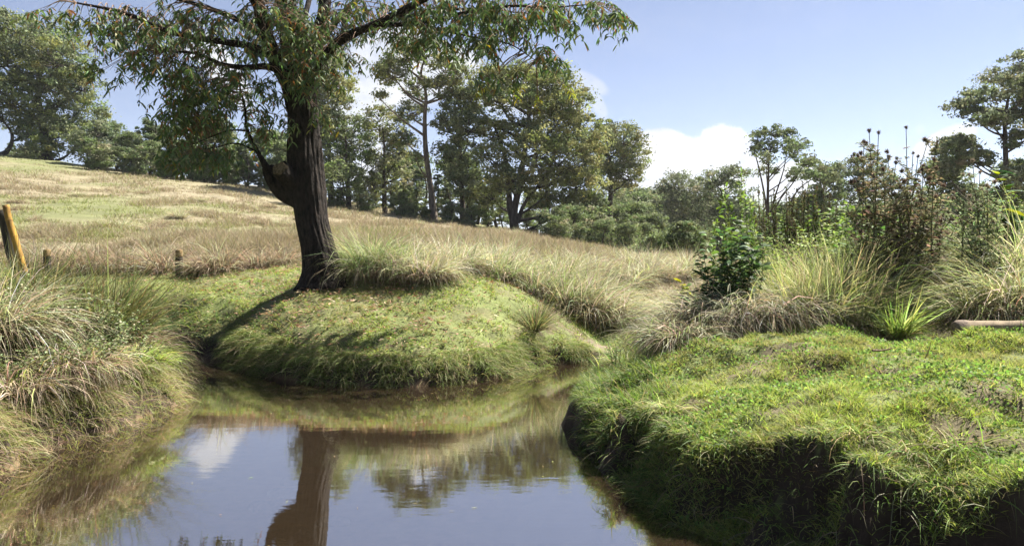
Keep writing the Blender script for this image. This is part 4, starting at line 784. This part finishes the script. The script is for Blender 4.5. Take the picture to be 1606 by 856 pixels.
for px, D, r_, lb in [(212, 9.6, .34, 'bright yellow-green sedge mound at the left bank tip'), (236, 10.4, .32, 'bright sedge tuft farthest out at the left bank tip'), (182, 9.15, .32, 'yellow-green sedge tuft above the brown hanging grass')]:
    tussock(P3(px, D, .04), 2200, r_, (.2, .5), SED, e0=(.5, 1.4), e1=(-1.3, .2), w=(.004, .009), skirt=.12, label=lb, mat=M_grass, bias=(-.6, .3))
for px, D, lb in [(128, 8.5, 'brown dead grass curtain hanging at the middle of the left bank'), (95, 8.2, 'brown dead grass curtain next nearer on the left bank'), (20, 7.6, 'green-brown grass curtain nearest the camera on the left bank')]:
    tussock(P3(px, D, .12), 2000, .36, (.3, .8), [(.18, .22, .07), (.36, .27, .20), (.42, .33, .25), (.28, .21, .14), (.22, .22, .08)], e0=(.2, 1.4), e1=(-1.6, -.5), bias=(-.9, .45), w=(.004, .008), label=lb)
# leafy herbs on the left bank
def herb(name, label, loc, n_stem, h, spread, leaf, cols, per=26, cat='plant', lean=(0, 0), stemr=.006, w_=.45, up=.3, group=None):
    root = empty(name, loc); tag(root, label, cat, group); st = MB(); lv = MB()
    for _ in range(n_stem):
        a_ = rng.uniform(0, 2 * PI); o_ = spread * math.sqrt(rng.random()); hh = h * rng.uniform(.65, 1.08) * (1 - .25 * o_ / spread)
        b_ = np.array([math.cos(a_), math.sin(a_), 0]) * o_ * .45
        tp_ = np.array([math.cos(a_) * o_ * 1.2 + lean[0], math.sin(a_) * o_ * 1.2 + lean[1], hh])
        P = catmull([b_, (b_ + tp_) / 2 + rng.normal(0, .04, 3) * h, tp_], 5); tube(st, P, np.linspace(stemr, stemr * .4, len(P)), (.1, .1, .1), 4, 1)
        m_ = per; k_ = rng.uniform(.15, 1, m_) * (len(P) - 1); i0 = np.minimum(k_.astype(int), len(P) - 2); f_ = (k_ - i0)[:, None]; rt = P[i0] * (1 - f_) + P[i0 + 1] * f_
        blades(lv, rt, rng.uniform(0, 6.28, m_), leaf * rng.uniform(.6, 1.3, m_), leaf * w_ * rng.uniform(.7, 1.2, m_), rng.uniform(-.1, up + .6, m_), rng.uniform(-1.0, up, m_), pick(cols, m_, .2), 3, .5, True)
    st.build('stems', M_stem, root, True); lv.build('leaves', M_leaf, root); return root
HB = [(.17, .22, .08), (.21, .26, .10), (.14, .18, .08), (.30, .28, .17)]
for q_, (px, D, h_) in enumerate([(30, 8.4, .5), (75, 8.6, .55), (115, 8.9, .5), (160, 9.3, .4), (10, 8.9, .6), (60, 9.5, .5), (130, 9.9, .4), (0, 8.0, .45), (60, 7.9, .4), (110, 8.3, .4), (180, 9.0, .4)]):
    herb('weed', 'small-leaved grey-green weed matted on the left bank', P3(px, D, .1), 46, h_ * 1.25, .5, .04, HB, 34, 'weed', stemr=.003, w_=.5, group='small-leaved weeds matted on the left bank')
herb('shrub', 'dark green leafy shrub standing on the tip of the right bank', P3(1152, 9.95, .05), 46, 1.6, .46, .13, [(.06, .10, .035), (.08, .13, .04), (.12, .18, .05), (.045, .08, .03)], 30, 'shrub')
herb('shrub', 'lower dark leafy shrub drooping left of the main green shrub', P3(1122, 10.0, .1), 34, .75, .36, .11, [(.04, .08, .03), (.05, .10, .03)], 30, 'shrub')
for px, hh, lb in [(1138, 2.25, 'tall green leafy spire rising behind the shrub'), (1163, 2.35, 'second thinner green spire right of the first')]:
    herb('spire_plant', lb, P3(px, 11.2), 5, hh, .09, .09, [(.16, .22, .05), (.20, .27, .07)], 90, 'plant', w_=.4, up=1.2)
herb('yellow_leaf_plant', 'small plant with yellowing broad leaves left of the shrub', P3(1076, 14.5), 8, .95, .12, .16, [(.30, .32, .05), (.14, .22, .05), (.40, .36, .05)], 12, 'plant', w_=.6)
for q_, (px, D, h_, lb) in enumerate([(1208, 13.6, 1.5, 'green bush at the left end of the spiky hedge'), (1240, 13.8, 1.7, 'bush in the middle of the spiky hedge'), (1285, 13.5, 1.75, 'bright green bush right of the dark spikes in the hedge'), (1318, 13.8, 1.6, 'green bush at the right end of the spiky hedge')]):
    herb('hedge_bush', lb, P3(px, D), 44, h_, .45, .10, [(.11, .17, .04), (.16, .23, .05), (.08, .12, .035)], 26, 'bush')
# dark seed spikes of the hedge
root = empty('seed_spike_bush', P3(1245, 13.4)); tag(root, 'bush of upright dark brown seed spikes above the right bank', 'bush'); st = MB(); lv = MB()
for _ in range(46):
    a_ = np.array([rng.uniform(-.62, .62), rng.uniform(-.3, .3), 0]); t_ = a_ * 1.1 + np.array([rng.normal(0, .05), 0, rng.uniform(1.15, 1.95)])
    tube(st, [a_, (a_ + t_) / 2, t_], [.008, .007, .005], (.1, .1, .1), 4, 3)
    m_ = 110; k_ = rng.uniform(.5, 1, m_)[:, None]; rt = a_ * (1 - k_) + t_ * k_
    blades(lv, rt, rng.uniform(0, 6.28, m_), .045, .018, rng.uniform(.2, 1.2, m_), rng.uniform(0, 1.3, m_), pick([(.07, .055, .035), (.10, .08, .04), (.09, .11, .04)], m_, .2), 2, .8, True)
st.build('stems', M_stem, root, True); lv.build('seed_spikes', M_dry, root)
for px, D, h_, sp_, lf, cl, lb in [(1215, 11.0, 1.15, .5, .07, [(.18, .25, .06), (.24, .30, .09)], 'light green weedy bush touching the leafy shrub on its right'), (1300, 11.2, 1.25, .55, .07, [(.2, .27, .07), (.26, .3, .12)], 'light green weedy bush above the tall grass left of the thistles'),
                                   (1350, 10.6, 1.0, .4, .06, [(.14, .2, .06), (.2, .24, .09)], 'mid-green weeds at the left foot of the dry thistles'), (1500, 11.2, 1.3, .5, .08, [(.18, .26, .07), (.12, .18, .05)], 'light green bush showing between dry and green thistles'),
                                   (1410, 11.3, 1.3, .6, .08, [(.14, .22, .06), (.2, .27, .08)], 'leafy bush filling in behind the dry thistle stems'), (1590, 11.6, 1.3, .6, .06, [(.22, .26, .1), (.3, .3, .16)], 'pale weedy bush at the right edge above the dry grass'),
                                   (1080, 10.9, .7, .35, .05, [(.2, .25, .09), (.26, .28, .13)], 'low light green weeds left of the leafy shrub')]:
    herb('weedy_bush', lb, P3(px, D), 70, h_, sp_, lf, cl, 40, 'bush', w_=.38, up=.5, stemr=.004)
# big-leaved plant near the right edge, bush beside it
herb('broad_leaf_plant', 'dark broad-leaved plant with yellow leaf edges near the right edge', P3(1562, 11.4), 8, 1.75, .16, .30, [(.04, .09, .03), (.07, .14, .03), (.25, .28, .04)], 16, 'plant', w_=.4, up=0, stemr=.012)
herb('feathery_bush', 'fresh green feathery bush at the right edge on the skyline', P3(1592, 12.5), 50, 1.85, .5, .08, [(.14, .2, .05), (.18, .25, .06)], 34, 'bush', w_=.25)
herb('broad_leaf_plant', 'broad-leaved green plant hidden low behind the thistle stems', P3(1348, 10.8), 10, 1.35, .3, .22, [(.12, .2, .05), (.08, .14, .04)], 12, 'plant', w_=.45, up=.1)
herb('weed', 'little weed sprig growing at the waterline of the right bank', P3(965, 10.1), 5, .55, .1, .05, [(.10, .18, .04)], 30, 'weed', w_=.35)
herb('weed', 'short weed sprig low on the dark soil face', P3(1018, 6.7), 4, .3, .08, .06, [(.10, .17, .04)], 20, 'weed', w_=.35)
herb('dock_plant', 'pale-leaved spindly weed standing by the left inlet', P3(205, 15.2), 7, 1.0, .16, .06, [(.22, .24, .13), (.16, .17, .08)], 30, 'weed', w_=.35)

# thistles
def burst(mb, c_, r_, n, cols):
    d = rng.normal(0, 1, (n, 3)); d[:, 2] += .25; d /= np.linalg.norm(d, axis=1)[:, None]
    blades(mb, np.tile(c_, (n, 1)), np.arctan2(d[:, 1], d[:, 0]), r_ * rng.uniform(.7, 1.2, n), r_ * .3, np.arcsin(np.clip(d[:, 2], -1, 1)), np.arcsin(np.clip(d[:, 2], -1, 1)) - .2, pick(cols, n, .25), 1, 1, False)
def thistle(label, px, D, tips, heads, stem, leafc, nbr, lw=.055, name='thistle'):
    b0 = P3(px, D); root = empty(name, b0); tag(root, label, 'thistle'); st = MB(); lv = MB(); hd = []
    for tx, ty in tips:
        dz = rng.normal(0, .22); t_ = at(tx, ty, D + dz) - b0; s = np.array([rng.normal(0, .16) + t_[0] * .3, rng.normal(0, .16), 0])
        mid = s * .55 + t_ * .45 + np.array([-t_[0] * .12, 0, .1]); P = catmull([s, mid, t_], 9)
        tube(st, P, np.linspace(.013, .004, len(P)), (.1, .1, .1), 5, 1); hd.append(t_)
        for _ in range(nbr):
            k_ = int(rng.uniform(.2, .92) * len(P)); p_ = P[k_]; a_ = rng.uniform(0, 6.28); l_ = rng.uniform(.15, .55) * (1.3 - k_ / len(P))
            e_ = p_ + np.array([math.cos(a_) * l_ * .7, math.sin(a_) * l_ * .7, l_ * rng.uniform(.4, 1)])
            tube(st, [p_, (p_ + e_) / 2 + [0, 0, -.03], e_], [.006, .005, .003], (.1, .1, .1), 4, 3)
            if rng.random() < .75: hd.append(e_)
            m_ = 34; f_ = rng.random(m_)[:, None]; rt = p_ * (1 - f_) + e_ * f_
            blades(lv, rt, rng.uniform(0, 6.28, m_), rng.uniform(.03, .09, m_), .016, rng.uniform(-.3, .9, m_), rng.uniform(-1.3, .6, m_), pick(leafc, m_, .25), 2, 1, True)
        m_ = 170; k_ = rng.uniform(.02, .93, m_) ** 1.2 * (len(P) - 1); i0 = np.minimum(k_.astype(int), len(P) - 2); rt = P[i0]
        sz = np.interp(k_ / len(P), [0, .5, 1], [2.2, 1.2, .45])
        blades(lv, rt, rng.uniform(0, 6.28, m_), lw * 1.8 * sz * rng.uniform(.5, 1.3, m_), lw * .35 * sz, rng.uniform(-.2, .9, m_), rng.uniform(-1.2, .4, m_), pick(leafc, m_, .25), 3, .9, True)
    st.build('stems', M_stem, root, True); lv.build('leaves', M_dry, root)
    h0 = None
    for p_ in hd[:60]:
        if h0 is None:
            mb = MB(); burst(mb, np.zeros(3), .04, 80, heads); burst(mb, np.array([0, 0, -.012]), .028, 60, heads); h0 = mb.build('flower_head', M_dry, root); h0.location = p_
        else:
            h_ = h0.copy(); col(h_); h_.parent = root; h_.location = p_; s_ = rng.uniform(.5, 1.15); h_.scale = (s_, s_, s_); h_.rotation_euler = tuple(rng.uniform(-.6, .6, 3))
HD = [(.07, .05, .04), (.11, .08, .06), (.16, .11, .08)]
BR = [(.20, .17, .10), (.15, .15, .08), (.24, .22, .13), (.24, .17, .12), (.12, .15, .06)]
thistle('tall dry brown thistle clump on the left with highest dark heads', 1392, 10, [(1363, 205), (1378, 208), (1355, 222), (1350, 240), (1391, 238), (1421, 200), (1385, 265), (1405, 255), (1340, 285), (1372, 300), (1410, 290), (1330, 330)], HD, None, BR, 9)
thistle('tall dry thistle clump leaning right with arching flower stems', 1420, 9.8, [(1455, 222), (1470, 222), (1440, 245), (1432, 240), (1448, 260), (1465, 250), (1425, 280), (1445, 300), (1405, 310), (1460, 320), (1475, 300)], HD, None, BR, 9)
GT = [(.22, .26, .14), (.27, .30, .17), (.17, .21, .10)]
thistle('pale green thistle with fluffy seed heads at the right', 1530, 9.9, [(1525, 252), (1512, 300), (1537, 270), (1548, 290), (1560, 285), (1500, 330), (1520, 320), (1555, 320)], [(.34, .28, .22), (.26, .2, .15)], None, GT, 8)
thistle('green low thistle under the brown thistle heads', 1470, 10.2, [(1480, 290), (1495, 310), (1460, 330), (1476, 345), (1500, 350)], [(.2, .14, .11), (.26, .2, .15)], None, GT + BR, 8)

# ------------------------------------------------------------------ posts, pole, log, sticks
def simple_mat(name, c0, c1, sc_=8, rough=.7, zs=.3): 
    return barkmat(name, c0, c1, sc_, .3, zs)
M_yel = simple_mat('yellow_bamboo', (.14, .08, .03), (.42, .25, .045), 9)
M_post = simple_mat('tarred_post', (.02, .018, .014), (.06, .05, .035), 9)
M_cut = simple_mat('post_top_wood', (.15, .10, .05), (.34, .24, .11), 20)
M_log = simple_mat('log_wood', (.13, .10, .065), (.26, .20, .13), 7, zs=1)
M_end = simple_mat('log_end', (.08, .06, .045), (.2, .15, .11), 25, zs=1)
def post(px, D, hpx, wpx, label, lean=0):
    b0 = gp(px, D); root = empty('fence_post', b0); tag(root, label, 'post', None); h_ = hpx * D / F; r_ = wpx * D / F / 2
    mb = MB(); tube(mb, [(0, 0, -.15), (lean * .3, 0, h_ * .35), (lean * .7, 0, h_ * .74)], [r_ * 1.02, r_, r_ * .98], (.1, .1, .1), 18, 4, .08, .02, px); mb.build('dark_shaft', M_post, root, True)
    mb = MB(); tube(mb, [(lean * .7, 0, h_ * .742), (lean * .85, 0, h_ * .9), (lean, 0, h_)], [r_ * .97, r_ * .96, r_ * .9], (.1, .1, .1), 18, 4, .05, .02, px, cap=True); mb.build('bare_top', M_cut, root, True); return root
post(281, 16.5, 42, 11, 'short round post, black with a bare wooden top, standing on the lawn')
post(74, 16.6, 42, 11, 'short dark post with bare top nearer the yellow pole')
b0 = gp(40, 15.4); mb = MB(); pts = [at(a_, b_, 15.4) - b0 for a_, b_ in [(40, 432), (32, 405), (22, 370), (14, 345), (9, 322)]]
tube(mb, pts, [.068, .068, .066, .064, .064], (.1, .1, .1), 20, 5, .04, 0, 3, cap=True)
for q_ in (.25, .5, .75):
    p_ = catmull(pts, 8); k_ = int(q_ * len(p_)); tube(mb, [p_[k_] - [0, 0, .015], p_[k_], p_[k_] + [0, 0, .015]], [.064, .073, .064], (.1, .1, .1), 20, 2)
o = mb.build('yellow_pole', M_yel, None, True); o.location = b0; tag(o, 'leaning yellow painted pole at the left edge', 'pole')
b0 = gp(20, 15.6); mb = MB(); tube(mb, [at(a_, b_, 15.6) - b0 for a_, b_ in [(32, 432), (18, 390), (5, 330)]], [.12, .12, .11], (.1, .1, .1), 20, 5, .1, .04, 4, cap=True)
o = mb.build('dark_pole', M_post, None, True); o.location = b0; tag(o, 'leaning dark wooden pole directly behind the yellow one', 'pole')
b0 = gp(1502, 8.1); b0[2] = max(hz(b0[0] + q_, 8.1 + q_ * .1 - r_) for q_ in (0, .2, .4, .6, .8) for r_ in (0, .25, .5)); root = empty('log', b0 + [0, 0, -.05]); tag(root, 'fallen peeled log lying in the grass at the right edge', 'log')
mb = MB(); tube(mb, [(0, 0, .03), (.5, .05, .035), (1.3, .13, .04), (2.2, .2, .06)], [.085, .08, .078, .075], (.1, .1, .1), 28, 7, .10, .03, 6, cap=True); mb.build('wood', M_log, root, True)
mb = MB(); tube(mb, [(-.035, 0, .03), (-.003, 0, .03), (.12, .015, .03)], [.07, .088, .087], (.1, .1, .1), 28, 3, .12, .04, 6, cap=True); mb.build('sawn_end', M_end, root, True)
def stick(label, pts, r0, mat=M_twig, name='stick', up=.0):
    P = np.array(pts, float); b0 = P[0].copy(); mb = MB(); tube(mb, P - b0, np.linspace(r0, r0 * .45, len(P)), (.1, .1, .1), 7, 5, .15, 0, 2, cap=False); o = mb.build(name, mat, None, True); o.location = b0; return tag(o, label, 'stick')
stick('thin bent twig leaning from the mound into the water', [at(797, 588, 12.0), at(788, 575, 12.0), at(775, 556, 12.1), at(768, 537, 12.15)], .016)
def lying(px, D, a, L_, up=.07): 
    x_, y_, z_ = gp(px, D); return [(x_ + math.cos(a) * q_ * L_, y_ + math.sin(a) * q_ * L_, hz(x_ + math.cos(a) * q_ * L_, y_ + math.sin(a) * q_ * L_) + up) for q_ in (0, .5, 1)]
stick('flat reddish brown stick lying on the lawn of the right bank', lying(1370, 7.05, .1, .2), .012)
stick('pale upright straw stick in the lawn below the log', [gp(1453, 6.9) + [0, 0, .02], gp(1457, 6.9) + [.01, 0, .1], gp(1459, 6.9) + [.02, 0, .19]], .006, M_cut)
stick('bare root sticking out of the dark soil face', [at(1192, 700, 5.35), at(1196, 725, 5.25), at(1215, 745, 5.2), at(1225, 765, 5.2)], .004)
stick('long bare root hanging low on the dark soil face', [at(1145, 745, 5.5), at(1160, 770, 5.4), at(1170, 790, 5.35)], .004)
# stones on the stream bed
for q_, (px, D, s) in enumerate([(420, 6.9, .16), (440, 7.3, .13), (470, 7.8, .18), (520, 6.6, .12), (455, 6.3, .15), (380, 6.0, .1)]):
    x_ = (px - 803) / F * D; g_ = np.random.default_rng(q_); mb = MB(); nu, nv = 16, 10; V = []
    for i_ in range(nv + 1):
        for j_ in range(nu):
            th = PI * i_ / nv; ph = 2 * PI * j_ / nu; rr = 1 + .15 * math.sin(3 * ph + q_) * math.sin(th) + .1 * math.sin(2 * th + 2 * ph)
            V.append((s * 1.3 * rr * math.sin(th) * math.cos(ph), s * rr * math.sin(th) * math.sin(ph), s * .5 * rr * math.cos(th)))
    mb.add(V, [[i_ * nu + j_, i_ * nu + (j_ + 1) % nu, (i_ + 1) * nu + (j_ + 1) % nu, (i_ + 1) * nu + j_] for i_ in range(nv) for j_ in range(nu)], (.1, .1, .1))
    o = mb.build('stone', M_end, None, True); o.location = (x_, D, hz(x_, D)); tag(o, 'dark flat stone under the shallow brown water', 'stone', 'stones on the stream bed')

# where few things share a label, say which one it is counting from the left
ORD = ['leftmost', 'second', 'third', 'fourth', 'fifth', 'sixth', 'seventh', 'eighth', 'ninth', 'tenth', 'eleventh', 'twelfth', 'thirteenth', 'fourteenth', 'fifteenth', 'sixteenth']
bylab = {}
for o in sc.objects:
    if o.parent is None and o.get('label') and o.get('category'): bylab.setdefault(o['label'], []).append(o)
for lb, ol in bylab.items():
    if 2 <= len(ol) <= 16:
        ol.sort(key=lambda q_: q_.location.x / max(q_.location.y, .1))
        for k_, o in enumerate(ol):
            words = lb.split()
            o['label'] = (ORD[k_] + (' from the left, ' if k_ else ', ') + lb) if len(words) <= 12 else ORD[k_] + ' ' + lb
# ------------------------------------------------------------------ air
HAZE = 0.00015
bpy.ops.mesh.primitive_cube_add(size=1)
hb = bpy.context.object; hb.name = 'haze'
hb.scale = (9000, 4600, 345); hb.location = (0, 1900, 172.5 - 80)
m, t = newmat('haze'); pv = t.nodes.new('ShaderNodeVolumePrincipled'); pv.inputs['Color'].default_value = (.9, .94, 1, 1); pv.inputs['Density'].default_value = HAZE; pv.inputs['Anisotropy'].default_value = .2
o = t.nodes.new('ShaderNodeOutputMaterial'); t.links.new(pv.outputs[0], o.inputs['Volume']); hb.data.materials.append(m)
hb['kind'] = 'stuff'; hb['label'] = 'thin bluish haze in the air'
print('verts', sum(len(o.data.vertices) for o in sc.objects if o.type == 'MESH'))
